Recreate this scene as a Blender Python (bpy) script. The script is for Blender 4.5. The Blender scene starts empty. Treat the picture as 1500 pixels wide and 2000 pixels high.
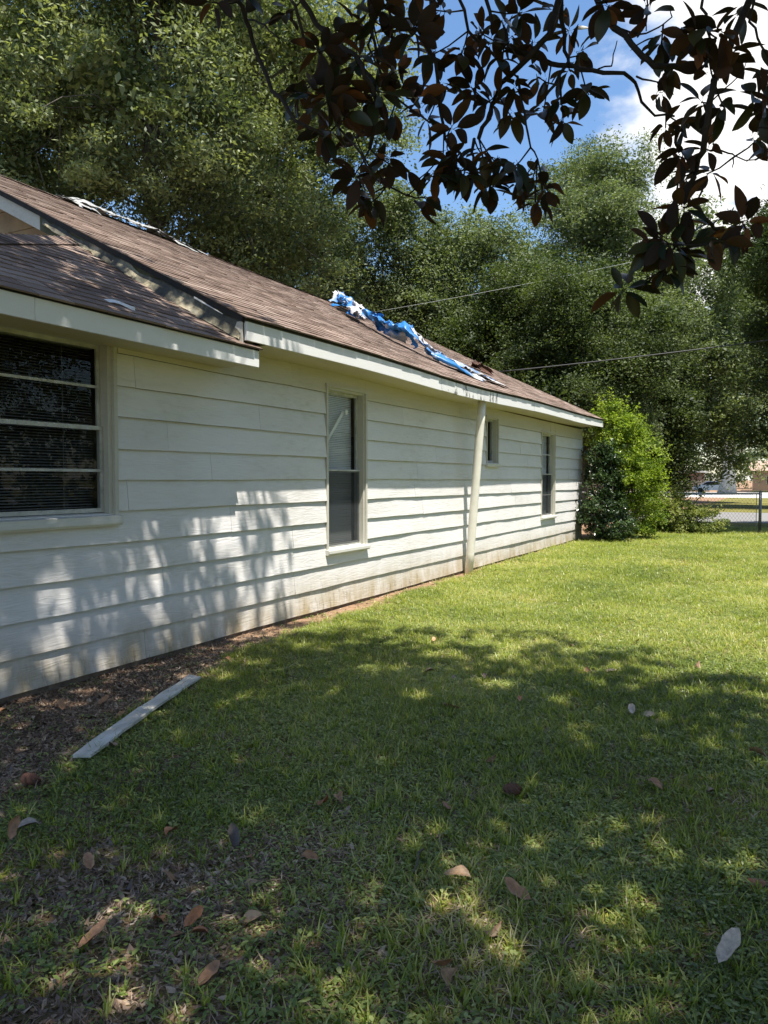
import bpy, bmesh, math, random
import numpy as np
from mathutils import Vector, Matrix

random.seed(11)
rng = np.random.default_rng(11)
scene = bpy.context.scene
COL = scene.collection

# ------------------------------------------------------------------ camera
cd = bpy.data.cameras.new('camera')
cam = bpy.data.objects.new('camera', cd); COL.objects.link(cam)
cd.sensor_fit = 'VERTICAL'; cd.sensor_height = 24.0; cd.lens = 18.0
cd.clip_start = 0.05; cd.clip_end = 2000
CAM = np.array([5.17, 0.0, 1.67]); YAW = math.radians(28.0); PITCH = math.atan(64 / 1500.)
fw = Vector((-math.sin(YAW) * math.cos(PITCH), math.cos(YAW) * math.cos(PITCH), -math.sin(PITCH)))
cam.location = CAM
cam.rotation_euler = fw.to_track_quat('-Z', 'Y').to_euler()
scene.camera = cam

# ------------------------------------------------------------------ light
SUN = Vector((1.0, -0.45, 3.06)).normalized()
w = bpy.data.worlds.new('World'); scene.world = w; w.use_nodes = True
nt = w.node_tree; nt.nodes.clear()
def N(t, typ, **kw):
    n = t.nodes.new(typ)
    for k, v in kw.items(): setattr(n, k, v)
    return n
L_ = lambda t, a, b: t.links.new(a, b)
wo = N(nt, 'ShaderNodeOutputWorld'); bg = N(nt, 'ShaderNodeBackground'); bg.inputs['Strength'].default_value = 0.11
sky = N(nt, 'ShaderNodeTexSky', sky_type='NISHITA'); sky.sun_disc = False
sky.sun_elevation = math.asin(SUN.z); sky.sun_rotation = math.atan2(SUN.x, SUN.y)
sky.air_density = 1.0; sky.dust_density = 0.6; sky.ozone_density = 1.0
tc = N(nt, 'ShaderNodeTexCoord')
sep = N(nt, 'ShaderNodeSeparateXYZ'); L_(nt, tc.outputs['Generated'], sep.inputs[0])
zc = N(nt, 'ShaderNodeMath', operation='MAXIMUM'); L_(nt, sep.outputs['Z'], zc.inputs[0]); zc.inputs[1].default_value = 0.0
zp = N(nt, 'ShaderNodeMath', operation='ADD'); L_(nt, zc.outputs[0], zp.inputs[0]); zp.inputs[1].default_value = 0.25
dv = N(nt, 'ShaderNodeVectorMath', operation='DIVIDE'); L_(nt, tc.outputs['Generated'], dv.inputs[0])
cb = N(nt, 'ShaderNodeCombineXYZ')
for i in range(3): L_(nt, zp.outputs[0], cb.inputs[i])
L_(nt, cb.outputs[0], dv.inputs[1])
nz = N(nt, 'ShaderNodeTexNoise'); nz.inputs['Scale'].default_value = 3.4; nz.inputs['Detail'].default_value = 9; nz.inputs['Roughness'].default_value = 0.56
mpg = N(nt, 'ShaderNodeMapping'); mpg.inputs['Location'].default_value = (3.1, 1.7, 0.4)
L_(nt, dv.outputs[0], mpg.inputs[0]); L_(nt, mpg.outputs[0], nz.inputs['Vector'])
def dotdir(d):
    n = N(nt, 'ShaderNodeVectorMath', operation='DOT_PRODUCT'); L_(nt, tc.outputs['Generated'], n.inputs[0]); n.inputs[1].default_value = Vector(d).normalized()
    return n.outputs['Value']
def maprange(sock, a, b, c, d_):
    n = N(nt, 'ShaderNodeMapRange', interpolation_type='SMOOTHSTEP'); L_(nt, sock, n.inputs[0])
    for i, v in enumerate((a, b, c, d_)): n.inputs[1 + i].default_value = v
    return n.outputs[0]
bank = maprange(dotdir((0.015, 0.903, 0.43)), 0.950, 0.985, 0.0, 0.31)      # a cumulus bank over the street side
add = N(nt, 'ShaderNodeMath', operation='ADD'); L_(nt, nz.outputs['Fac'], add.inputs[0]); L_(nt, bank, add.inputs[1])
clear = maprange(dotdir((-0.25, 0.866, 0.44)), 0.972, 0.998, 0.0, -0.16)
add2 = N(nt, 'ShaderNodeMath', operation='ADD'); L_(nt, add.outputs[0], add2.inputs[0]); L_(nt, clear, add2.inputs[1])
cm = maprange(add2.outputs[0], 0.53, 0.74, 0.0, 1.0)  # cloud cover raised over the unseen sky too, for neutral fill in the shade
mx = N(nt, 'ShaderNodeMix', data_type='RGBA'); L_(nt, cm, mx.inputs['Factor'])
hs = N(nt, 'ShaderNodeHueSaturation'); hs.inputs['Saturation'].default_value = 1.15; hs.inputs['Value'].default_value = 1.05
L_(nt, sky.outputs[0], hs.inputs['Color'])
L_(nt, hs.outputs[0], mx.inputs[6]); mx.inputs[7].default_value = (6.3, 6.2, 6.1, 1)
L_(nt, mx.outputs[2], bg.inputs['Color']); L_(nt, bg.outputs[0], wo.inputs[0])
sd = bpy.data.lights.new('sun', 'SUN'); so = bpy.data.objects.new('sun', sd); COL.objects.link(so)
sd.energy = 5.0; sd.angle = math.radians(0.53); sd.color = (1.0, 0.95, 0.86)
so.rotation_euler = SUN.to_track_quat('Z', 'Y').to_euler(); so.location = (20, -10, 40)
vs = scene.view_settings; vs.view_transform = 'Standard'; vs.look = 'None'; vs.gamma = 1.0; vs.exposure = 0.96; vs.use_curve_mapping = False
scene.cycles.max_bounces = 8; scene.cycles.diffuse_bounces = 4; scene.cycles.glossy_bounces = 3
scene.cycles.transmission_bounces = 4; scene.cycles.transparent_max_bounces = 12
scene.cycles.use_denoising = True
scene.cycles.sample_clamp_indirect = 6.0

# ------------------------------------------------------------------ helpers
def tag(o, label=None, cat=None, group=None, kind=None):
    if label: o['label'] = label
    if cat: o['category'] = cat
    if group: o['group'] = group
    if kind: o['kind'] = kind
    return o
def link(name, me, parent=None, mat=None):
    o = bpy.data.objects.new(name, me); COL.objects.link(o)
    if mat is not None and me is not None and not me.materials: me.materials.append(mat)
    if parent is not None: o.parent = parent
    return o
def empty(name, loc=(0, 0, 0), rz=0):
    o = bpy.data.objects.new(name, None); COL.objects.link(o); o.location = loc; o.rotation_euler = (0, 0, rz); o.empty_display_size = .3
    return o
class MB:
    """collects verts and faces of one mesh"""
    def __init__(s): s.v = []; s.f = []
    def quad(s, *p):
        b = len(s.v); s.v += [tuple(q) for q in p]; s.f.append(tuple(range(b, b + len(p)))); return s
    def box(s, x0, x1, y0, y1, z0, z1):
        b = len(s.v)
        s.v += [(x0, y0, z0), (x1, y0, z0), (x1, y1, z0), (x0, y1, z0), (x0, y0, z1), (x1, y0, z1), (x1, y1, z1), (x0, y1, z1)]
        for q in ((0, 3, 2, 1), (4, 5, 6, 7), (0, 1, 5, 4), (1, 2, 6, 5), (2, 3, 7, 6), (3, 0, 4, 7)): s.f.append(tuple(b + i for i in q))
        return s
    def hexa(s, lo, hi):
        """prism between two quads (each 4 points, same winding)"""
        b = len(s.v); s.v += [tuple(q) for q in lo] + [tuple(q) for q in hi]
        for q in ((0, 3, 2, 1), (4, 5, 6, 7), (0, 1, 5, 4), (1, 2, 6, 5), (2, 3, 7, 6), (3, 0, 4, 7)): s.f.append(tuple(b + i for i in q))
        return s
    def tube(s, pts, radii, n=6, cap=True):
        pts = [Vector(p) for p in pts]; m = len(pts); b0 = len(s.v)
        up = Vector((0.31, 0.17, 0.93))
        for i, p in enumerate(pts):
            t = (pts[min(i + 1, m - 1)] - pts[max(i - 1, 0)])
            if t.length < 1e-6: t = Vector((0, 0, 1))
            t.normalize(); u = t.cross(up)
            if u.length < 1e-3: u = t.cross(Vector((1, 0, 0)))
            u.normalize(); v = t.cross(u)
            r = radii[i] if hasattr(radii, '__len__') else radii
            for k in range(n):
                a = 2 * math.pi * k / n
                s.v.append(tuple(p + u * (r * math.cos(a)) + v * (r * math.sin(a))))
        for i in range(m - 1):
            for k in range(n):
                a = b0 + i * n + k; c = b0 + i * n + (k + 1) % n
                s.f.append((a, c, c + n, a + n))
        if cap:
            s.f.append(tuple(b0 + k for k in reversed(range(n)))); s.f.append(tuple(b0 + (m - 1) * n + k for k in range(n)))
        return s
    def mesh(s, name, smooth=False):
        me = bpy.data.meshes.new(name); me.from_pydata(s.v, [], s.f); me.update()
        if smooth: me.polygons.foreach_set('use_smooth', [True] * len(me.polygons))
        return me
    def build(s, name, mat, parent=None, smooth=False):
        return link(name, s.mesh(name, smooth), parent, mat)
def fast_mesh(name, V, nper, attr=None, smooth=False, faces=None):
    """V (M,3) verts; either consecutive polygons of nper verts, or an index array faces (F,nper)"""
    me = bpy.data.meshes.new(name); V = np.ascontiguousarray(V, dtype=np.float32)
    if faces is None: faces = np.arange(len(V), dtype=np.int32).reshape(-1, nper)
    faces = np.ascontiguousarray(faces, dtype=np.int32)
    me.vertices.add(len(V)); me.vertices.foreach_set('co', V.ravel())
    me.loops.add(faces.size); me.loops.foreach_set('vertex_index', faces.ravel())
    me.polygons.add(len(faces)); me.polygons.foreach_set('loop_start', np.arange(0, faces.size, nper, dtype=np.int32))
    try: me.polygons.foreach_set('loop_total', np.full(len(faces), nper, dtype=np.int32))
    except Exception: pass
    if smooth: me.polygons.foreach_set('use_smooth', np.ones(len(faces), dtype=bool))
    if attr:
        for k, (dom, val) in attr.items():
            a = me.attributes.new(k, 'FLOAT', dom); a.data.foreach_set('value', np.ascontiguousarray(val, dtype=np.float32))
    me.update(calc_edges=True); me.validate()
    return me
def vnoise(x, y, seed=0):
    x = np.asarray(x, float); y = np.asarray(y, float)
    r = np.random.default_rng(seed).random((64, 64))
    xi = np.floor(x).astype(int); yi = np.floor(y).astype(int); fx = x - xi; fy = y - yi
    fx = fx * fx * (3 - 2 * fx); fy = fy * fy * (3 - 2 * fy)
    g = lambda a, b: r[a % 64, b % 64]
    return (g(xi, yi) * (1 - fx) + g(xi + 1, yi) * fx) * (1 - fy) + (g(xi, yi + 1) * (1 - fx) + g(xi + 1, yi + 1) * fx) * fy
def fbm(x, y, seed=0, o=4):
    s = 0; a = .5; t = 0
    for i in range(o):
        s = s + a * vnoise(np.asarray(x) * 2 ** i, np.asarray(y) * 2 ** i, seed + i * 7); t += a; a *= .5
    return s / t
def unit(v): return v / np.maximum(np.linalg.norm(v, axis=-1, keepdims=True), 1e-9)
RIGHT = np.array([math.cos(YAW), math.sin(YAW), 0.]); FWD = np.array(fw); UPV = np.cross(RIGHT, FWD)
def in_view(P, m=0.0):
    """which points the photograph's frame takes in, widened by m (used only to leave out what no nearby view shows)"""
    v = np.asarray(P) - CAM; z = v @ FWD
    return (z > .1) & (np.abs(v @ RIGHT) < (0.5 + m) * z) & (np.abs(v @ UPV) < (0.6667 + m) * z)

# ------------------------------------------------------------------ materials
def mat(name):
    m = bpy.data.materials.new(name); m.use_nodes = True; t = m.node_tree; t.nodes.clear()
    o = N(t, 'ShaderNodeOutputMaterial'); b = N(t, 'ShaderNodeBsdfPrincipled'); L_(t, b.outputs[0], o.inputs[0])
    return m, t, b, o
def ramp(t, sock, stops, interp='LINEAR'):
    r = N(t, 'ShaderNodeValToRGB'); r.color_ramp.interpolation = interp
    e = r.color_ramp.elements
    while len(e) < len(stops): e.new(0.5)
    for i, (p, c) in enumerate(stops):
        e[i].position = p; e[i].color = (c[0], c[1], c[2], 1) if hasattr(c, '__len__') else (c, c, c, 1)
    L_(t, sock, r.inputs[0]); return r
def noise(t, scale, detail=4, rough=.55, vec=None, dist=0.0):
    n = N(t, 'ShaderNodeTexNoise'); n.inputs['Scale'].default_value = scale; n.inputs['Detail'].default_value = detail
    n.inputs['Roughness'].default_value = rough; n.inputs['Distortion'].default_value = dist
    if vec is not None: L_(t, vec, n.inputs['Vector'])
    return n
def geo(t, stretch=None):
    g = N(t, 'ShaderNodeNewGeometry'); s = g.outputs['Position']
    if stretch:
        m = N(t, 'ShaderNodeMapping'); m.inputs['Scale'].default_value = stretch; L_(t, s, m.inputs[0]); s = m.outputs[0]
    return s
def mix(t, fac, a, b, blend='MIX'):
    n = N(t, 'ShaderNodeMix', data_type='RGBA', blend_type=blend)
    for i, s in ((0, fac), (6, a), (7, b)):
        if hasattr(s, 'is_output'): L_(t, s, n.inputs[i])
        elif hasattr(s, '__len__'): n.inputs[i].default_value = (s[0], s[1], s[2], 1)
        else: n.inputs[i].default_value = s
    return n.outputs[2]
def mth(t, op, a, b=0.0, clamp=False):
    n = N(t, 'ShaderNodeMath', operation=op, use_clamp=clamp)
    for i, s in ((0, a), (1, b)):
        if hasattr(s, 'is_output'): L_(t, s, n.inputs[i])
        else: n.inputs[i].default_value = s
    return n.outputs[0]
def bump(t, b, sock, strength=.4, dist=.01):
    n = N(t, 'ShaderNodeBump'); n.inputs['Strength'].default_value = strength; n.inputs['Distance'].default_value = dist
    L_(t, sock, n.inputs['Height']); L_(t, n.outputs[0], b.inputs['Normal'])
def attr(t, name):
    a = N(t, 'ShaderNodeAttribute'); a.attribute_name = name; return a.outputs['Fac']
def simple(name, col, rough=.7, nscale=None, amt=.25, spec=.4, bscale=None, bstr=.3, bdist=.004, metal=0):
    m, t, b, o = mat(name); b.inputs['Roughness'].default_value = rough; b.inputs['Specular IOR Level'].default_value = spec; b.inputs['Metallic'].default_value = metal
    if nscale:
        n = noise(t, nscale, 5, .6, geo(t))
        lo = tuple(c * (1 - amt) for c in col); hi = tuple(min(1, c * (1 + amt)) for c in col)
        r = ramp(t, n.outputs['Fac'], [(.3, lo), (.7, hi)]); L_(t, r.outputs[0], b.inputs['Base Color'])
    else: b.inputs['Base Color'].default_value = (*col, 1)
    if bscale:
        n2 = noise(t, bscale, 4, .6, geo(t)); bump(t, b, n2.outputs['Fac'], bstr, bdist)
    return m
def painted(name, base, grime=(.30, .27, .17), ground=0.0, grain=True, stain=.35):
    """white paint on embossed hardboard: wood grain relief, blotchy grime, splashed soil low on the wall"""
    m, t, b, o = mat(name); b.inputs['Roughness'].default_value = .55; b.inputs['Specular IOR Level'].default_value = .35
    p = geo(t)
    big = noise(t, 1.1, 5, .6, geo(t, (1, .55, 1.5))); fine = noise(t, 26, 4, .65, geo(t, (1, .22, 1.0)))
    r1 = ramp(t, big.outputs['Fac'], [(.42, 0.0), (.78, 1.0)]); r2 = ramp(t, fine.outputs['Fac'], [(.45, .25), (.8, 1)])
    fac = mth(t, 'MULTIPLY', r1.outputs[0], mth(t, 'MULTIPLY', r2.outputs[0], stain))
    c = mix(t, fac, base, grime)
    objv = N(t, 'ShaderNodeObjectInfo').outputs['Random']
    c = mix(t, 1.0, c, ramp(t, objv, [(0, (.93, .93, .93)), (1, (1, 1, 1))]).outputs[0], 'MULTIPLY')
    if ground:
        s = N(t, 'ShaderNodeSeparateXYZ'); L_(t, p, s.inputs[0])
        g = N(t, 'ShaderNodeMapRange', interpolation_type='SMOOTHSTEP'); L_(t, s.outputs['Z'], g.inputs[0])
        g.inputs[1].default_value = .62; g.inputs[2].default_value = .0; g.inputs[3].default_value = 0; g.inputs[4].default_value = 1
        sn = noise(t, 3.2, 6, .7, geo(t, (1, 1, .35)))
        gf = mth(t, 'MULTIPLY', g.outputs[0], ramp(t, sn.outputs['Fac'], [(.30, .2), (.62, 1)]).outputs[0])
        c = mix(t, mth(t, 'MULTIPLY', gf, ground), c, (.36, .28, .15))
        st = noise(t, 9, 5, .7, geo(t, (1, 2.2, .5)))            # grey mildew streaks near the foot of the wall
        sf = mth(t, 'MULTIPLY', ramp(t, st.outputs['Fac'], [(.55, 0), (.68, 1)]).outputs[0], mth(t, 'MULTIPLY', g.outputs[0], ramp(t, big.outputs['Fac'], [(.42, 0), (.58, .85)]).outputs[0]))
        c = mix(t, sf, c, (.15, .13, .10))
    L_(t, c, b.inputs['Base Color'])
    if grain:
        wv = noise(t, 15, 3, .5, geo(t, (1, .13, 1)), 1.4)
        rr = ramp(t, wv.outputs['Fac'], [(.36, 0), (.5, 1), (.64, .1)])
        f2 = noise(t, 120, 3, .6, geo(t, (1, .12, 1)))
        bump(t, b, mth(t, 'ADD', rr.outputs[0], mth(t, 'MULTIPLY', f2.outputs['Fac'], .6)), .45, .003)
    else:
        f2 = noise(t, 60, 3, .6, geo(t, (1, .3, 1))); bump(t, b, f2.outputs['Fac'], .25, .003)
    return m
M = {}
M['siding'] = painted('painted_siding', (.735, .715, .705), ground=.95, stain=.65)
M['siding_bounce'] = painted('bounce_tinted_siding', (.60, .56, .46), grain=True, stain=.5)  # top course: warm grass bounce under the eave put into a yellower colour
M['edge'] = simple('lap_shadow_edge', (.085, .078, .062), .9, 20, .3)  # bare board undersides, darkened to draw the lap shadow lines
M['fascia'] = painted('painted_fascia', (.77, .77, .755), grain=False, stain=.18)
M['soffit'] = painted('painted_soffit', (.56, .50, .34), grain=False, stain=.5)  # yellow of the grass bounce worked into the soffit colour as well
M['gable'] = simple('bare_gable_boards', (.33, .23, .13), .8, 3.0, .25, bscale=30)
M['trim'] = painted('weathered_trim', (.56, .54, .47), (.22, .19, .13), grain=False, stain=.75)
M['sill'] = painted('sill_paint', (.66, .65, .60), (.25, .22, .16), grain=False, stain=.6)
M['sash'] = simple('dull_aluminium_sash', (.46, .46, .43), .5, 9, .25, .4)
M['pipe'] = simple('pipe_paint', (.74, .71, .62), .45, 3.5, .10, .4)
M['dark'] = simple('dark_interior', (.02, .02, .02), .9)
M['core'] = simple('sheathing', (.12, .10, .075), .9, 8, .3)
M['found'] = simple('foundation_block', (.16, .12, .085), .9, 12, .4, bscale=40)
M['drip'] = simple('mossy_drip_edge', (.085, .085, .045), .85, 7, .5, bscale=40)
M['black'] = simple('tar_edge', (.018, .017, .015), .8, 20, .4)
M['blind'] = simple('blind_slats', (.24, .24, .23), .5)
M['blind_light'] = simple('pale_blind_slats', (.80, .80, .77), .5)
M['rail'] = simple('galvanised_rail', (.34, .35, .35), .45, 30, .2, .5, metal=.5)
M['steel'] = simple('galvanised_steel', (.17, .175, .175), .45, 30, .25, .5, metal=.6)
M['rust'] = simple('rusty_scrap', (.10, .045, .028), .8, 30, .4)
M['cable'] = simple('cable_sheath', (.03, .03, .03), .5)
M['wire'] = simple('bare_wire', (.42, .43, .42), .4)

m, t, b, o = mat('window_glass'); t.nodes.remove(b)
tr = N(t, 'ShaderNodeBsdfTransparent'); tr.inputs[0].default_value = (.88, .90, .90, 1); gl = N(t, 'ShaderNodeBsdfGlossy'); gl.inputs['Roughness'].default_value = .015
fr = N(t, 'ShaderNodeFresnel'); fr.inputs[0].default_value = 1.5; ms = N(t, 'ShaderNodeMixShader')
gn = noise(t, 1.1, 1, .5, geo(t)); bn = N(t, 'ShaderNodeBump'); bn.inputs['Strength'].default_value = .004; bn.inputs['Distance'].default_value = .05; L_(t, gn.outputs['Fac'], bn.inputs['Height']); L_(t, bn.outputs[0], gl.inputs['Normal'])
L_(t, mth(t, 'MULTIPLY', fr.outputs[0], .4, True), ms.inputs[0]); L_(t, tr.outputs[0], ms.inputs[1]); L_(t, gl.outputs[0], ms.inputs[2]); L_(t, ms.outputs[0], o.inputs[0]); M['glass'] = m
m, t, b, o = mat('insect_screen'); t.nodes.remove(b)
tr = N(t, 'ShaderNodeBsdfTransparent'); df = N(t, 'ShaderNodeBsdfDiffuse'); df.inputs[0].default_value = (.045, .05, .055, 1); ms = N(t, 'ShaderNodeMixShader'); ms.inputs[0].default_value = .55
L_(t, tr.outputs[0], ms.inputs[1]); L_(t, df.outputs[0], ms.inputs[2]); L_(t, ms.outputs[0], o.inputs[0]); M['screen'] = m

# asphalt shingles: brown granules, per-tab tone
m, t, b, o = mat('asphalt_shingle'); b.inputs['Roughness'].default_value = .9; b.inputs['Specular IOR Level'].default_value = .25
g = N(t, 'ShaderNodeNewGeometry'); oi = N(t, 'ShaderNodeObjectInfo')
v = mth(t, 'FRACT', mth(t, 'ADD', g.outputs['Random Per Island'], oi.outputs['Random']))
c = ramp(t, v, [(0, (.155, .112, .090)), (.45, (.24, .182, .150)), (.8, (.30, .234, .197)), (1, (.36, .295, .25))]).outputs[0]
gr = noise(t, 320, 2, .7, geo(t)); c = mix(t, .75, c, ramp(t, gr.outputs['Fac'], [(.3, (.45, .42, .42)), (.7, (1.35, 1.3, 1.25))]).outputs[0], 'MULTIPLY')
bl = noise(t, .9, 5, .6, geo(t, (1.6, .6, 1))); c = mix(t, .7, c, ramp(t, bl.outputs['Fac'], [(.32, (.58, .56, .56)), (.68, (1.12, 1.1, 1.08))]).outputs[0], 'MULTIPLY')
L_(t, c, b.inputs['Base Color']); bump(t, b, gr.outputs['Fac'], .7, .004); M['shingle'] = m

# stained metal flashing
m, t, b, o = mat('stained_flashing'); b.inputs['Roughness'].default_value = .6; b.inputs['Metallic'].default_value = .15
n1 = noise(t, 2.6, 6, .65, geo(t, (1, 1, .6))); n2 = noise(t, 34, 3, .6, geo(t))
c = ramp(t, n1.outputs['Fac'], [(.34, (.03, .028, .020)), (.50, (.085, .078, .05)), (.58, (.29, .25, .16)), (.74, (.56, .50, .36))]).outputs[0]
c = mix(t, .6, c, ramp(t, n2.outputs['Fac'], [(.36, (.3, .3, .27)), (.5, (1, 1, 1))]).outputs[0], 'MULTIPLY')
L_(t, c, b.inputs['Base Color']); M['flash'] = m
# fascia with peeled black patches (rotten stretch)
m = painted('peeling_fascia', (.76, .76, .74), grain=False, stain=.25); t = m.node_tree; b = [n for n in t.nodes if n.type == 'BSDF_PRINCIPLED'][0]
src = b.inputs['Base Color'].links[0].from_socket; pn = noise(t, 4.5, 7, .75, geo(t, (1, 1.6, .8)))
L_(t, mix(t, ramp(t, pn.outputs['Fac'], [(.53, 0), (.60, .9)]).outputs[0], src, (.055, .05, .04)), b.inputs['Base Color']); M['peel'] = m

def leaf_mat(name, lo, hi, trans=.32, rough=.55, spec=.28, tint=(1.25, 1.35, .55)):
    m, t, b, o = mat(name); a = attr(t, 'tone')
    c = ramp(t, a, [(0, lo), (1, hi)]).outputs[0]
    L_(t, c, b.inputs['Base Color']); b.inputs['Roughness'].default_value = rough; b.inputs['Specular IOR Level'].default_value = spec
    tl = N(t, 'ShaderNodeBsdfTranslucent'); L_(t, mix(t, 1.0, c, tint, 'MULTIPLY'), tl.inputs[0])
    ms = N(t, 'ShaderNodeMixShader'); ms.inputs[0].default_value = trans
    L_(t, b.outputs[0], ms.inputs[1]); L_(t, tl.outputs[0], ms.inputs[2]); L_(t, ms.outputs[0], o.inputs[0]); return m
M['oak'] = leaf_mat('oak_leaves', (.068, .094, .040), (.31, .34, .165))
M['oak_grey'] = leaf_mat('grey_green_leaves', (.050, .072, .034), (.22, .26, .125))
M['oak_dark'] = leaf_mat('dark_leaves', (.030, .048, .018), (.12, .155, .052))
M['cedar'] = leaf_mat('cedar_sprays', (.028, .048, .018), (.065, .095, .028), .2, .7, .2)
M['privet'] = leaf_mat('bright_shrub_leaves', (.08, .135, .02), (.31, .39, .05), .45)
M['camellia'] = leaf_mat('glossy_shrub_leaves', (.018, .038, .014), (.06, .10, .028), .15, .3, .6)
M['sprig'] = leaf_mat('low_bush_leaves', (.09, .13, .035), (.27, .29, .085), .35)
M['bark'] = simple('oak_bark', (.10, .085, .065), .9, 6, .4, bscale=14, bstr=.8, bdist=.03)
M['pale_bark'] = simple('pale_bark', (.55, .51, .45), .85, 3, .35, bscale=10, bstr=.6, bdist=.03)
M['mag_bark'] = simple('magnolia_bark', (.030, .025, .021), .95, 40, .3, .1, bscale=90, bstr=.6, bdist=.004)

m, t, b, o = mat('magnolia_leaf'); g = N(t, 'ShaderNodeNewGeometry'); oi = N(t, 'ShaderNodeObjectInfo')
v = mth(t, 'FRACT', mth(t, 'ADD', g.outputs['Random Per Island'], oi.outputs['Random']))
top = ramp(t, v, [(0, (.012, .022, .009)), (1, (.028, .042, .015))]).outputs[0]
und = ramp(t, v, [(0, (.014, .011, .009)), (.65, (.022, .016, .012)), (.9, (.060, .032, .016)), (1, (.17, .07, .026))]).outputs[0]
nn = noise(t, 40, 3, .6, geo(t)); und = mix(t, .6, und, ramp(t, nn.outputs['Fac'], [(.3, (.7, .7, .7)), (.7, (1.15, 1.15, 1.15))]).outputs[0], 'MULTIPLY')
c = mix(t, g.outputs['Backfacing'], top, und); L_(t, c, b.inputs['Base Color'])
L_(t, mth(t, 'ADD', mth(t, 'MULTIPLY', g.outputs['Backfacing'], .5), .38), b.inputs['Roughness']); b.inputs['Specular IOR Level'].default_value = .3
tl = N(t, 'ShaderNodeBsdfTranslucent'); L_(t, ramp(t, v, [(0, (.03, .018, .006)), (1, (.26, .09, .02))]).outputs[0], tl.inputs[0])
ms = N(t, 'ShaderNodeMixShader'); ms.inputs[0].default_value = .14; L_(t, b.outputs[0], ms.inputs[1]); L_(t, tl.outputs[0], ms.inputs[2]); L_(t, ms.outputs[0], o.inputs[0]); M['magleaf'] = m

def dead(name, col, under):
    m, t, b, o = mat(name); g = N(t, 'ShaderNodeNewGeometry'); n = noise(t, 55, 4, .65, geo(t))
    c = mix(t, g.outputs['Backfacing'], col, under)
    c = mix(t, .8, c, ramp(t, n.outputs['Fac'], [(.3, (.55, .53, .5)), (.7, (1.25, 1.2, 1.15))]).outputs[0], 'MULTIPLY'); L_(t, c, b.inputs['Base Color']); b.inputs['Roughness'].default_value = .5; return m
DEAD = {'tan': dead('tan_dead_leaf', (.42, .27, .15), (.30, .18, .10)), 'brown': dead('brown_dead_leaf', (.34, .18, .09), (.24, .13, .07)), 'rust': dead('rust_dead_leaf', (.40, .16, .06), (.28, .12, .06)),
        'dark': dead('dark_dead_leaf', (.07, .05, .04), (.16, .09, .05)), 'grey': dead('grey_dead_leaf', (.36, .30, .25), (.28, .20, .15)), 'pale': dead('pale_dead_leaf', (.48, .40, .32), (.36, .27, .2))}
def blade_mat(name, stops, trans=.4):
    m, t, b, o = mat(name); g = N(t, 'ShaderNodeNewGeometry'); oi = N(t, 'ShaderNodeObjectInfo')
    pn = noise(t, .55, 3, .6, geo(t))
    v = mth(t, 'ADD', mth(t, 'MULTIPLY', mth(t, 'FRACT', mth(t, 'ADD', g.outputs['Random Per Island'], oi.outputs['Random'])), .75), mth(t, 'MULTIPLY', mth(t, 'SUBTRACT', pn.outputs['Fac'], .37), 1.25), True)
    c = ramp(t, v, stops).outputs[0]; L_(t, c, b.inputs['Base Color']); b.inputs['Roughness'].default_value = .36; b.inputs['Specular IOR Level'].default_value = .55
    tl = N(t, 'ShaderNodeBsdfTranslucent'); L_(t, mix(t, 1.0, c, (1.2, 1.3, .5), 'MULTIPLY'), tl.inputs[0]); ms = N(t, 'ShaderNodeMixShader'); ms.inputs[0].default_value = trans
    L_(t, b.outputs[0], ms.inputs[1]); L_(t, tl.outputs[0], ms.inputs[2]); L_(t, ms.outputs[0], o.inputs[0]); return m
M['blade'] = blade_mat('grass_blades', [(0, (.075, .105, .022)), (.40, (.215, .275, .046)), (.75, (.40, .42, .095)), (1, (.62, .54, .28))], .48)
M['weed'] = blade_mat('weed_leaves', [(0, (.065, .105, .03)), (.55, (.22, .29, .075)), (1, (.44, .48, .18))], .42)
M['litter'] = blade_mat('leaf_bits', [(0, (.05, .032, .021)), (.5, (.17, .105, .065)), (.78, (.36, .255, .17)), (1, (.54, .41, .28))], .05)

# soil + thatch under the grass
m, t, b, o = mat('ground_soil'); b.inputs['Roughness'].default_value = .95; b.inputs['Specular IOR Level'].default_value = .15
d = attr(t, 'dirt'); n1 = noise(t, 9, 6, .7, geo(t)); n2 = noise(t, 60, 4, .7, geo(t)); n3 = noise(t, .35, 4, .6, geo(t))
soil = ramp(t, n1.outputs['Fac'], [(.3, (.035, .024, .017)), (.52, (.085, .055, .037)), (.72, (.17, .11, .072))]).outputs[0]
sand = attr(t, 'sand'); soil = mix(t, sand, soil, ramp(t, n1.outputs['Fac'], [(.3, (.20, .12, .07)), (.7, (.34, .22, .14))]).outputs[0])
gra = ramp(t, n3.outputs['Fac'], [(.3, (.10, .10, .03)), (.55, (.18, .17, .05)), (.75, (.30, .25, .10))]).outputs[0]
gra = mix(t, .8, gra, ramp(t, n2.outputs['Fac'], [(.3, (.45, .45, .4)), (.7, (1.4, 1.35, 1.2))]).outputs[0], 'MULTIPLY')
c = mix(t, mth(t, 'ADD', d, mth(t, 'MULTIPLY', mth(t, 'SUBTRACT', n1.outputs['Fac'], .5), .5), True), gra, soil); L_(t, c, b.inputs['Base Color'])
bump(t, b, mth(t, 'ADD', n1.outputs['Fac'], mth(t, 'MULTIPLY', n2.outputs['Fac'], .5)), .8, .02); M['soil'] = m
M['road'] = simple('worn_asphalt', (.21, .205, .20), .9, 40, .15, .2)
M['concrete'] = simple('pale_concrete', (.48, .46, .42), .9, 3, .12, .2)

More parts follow.
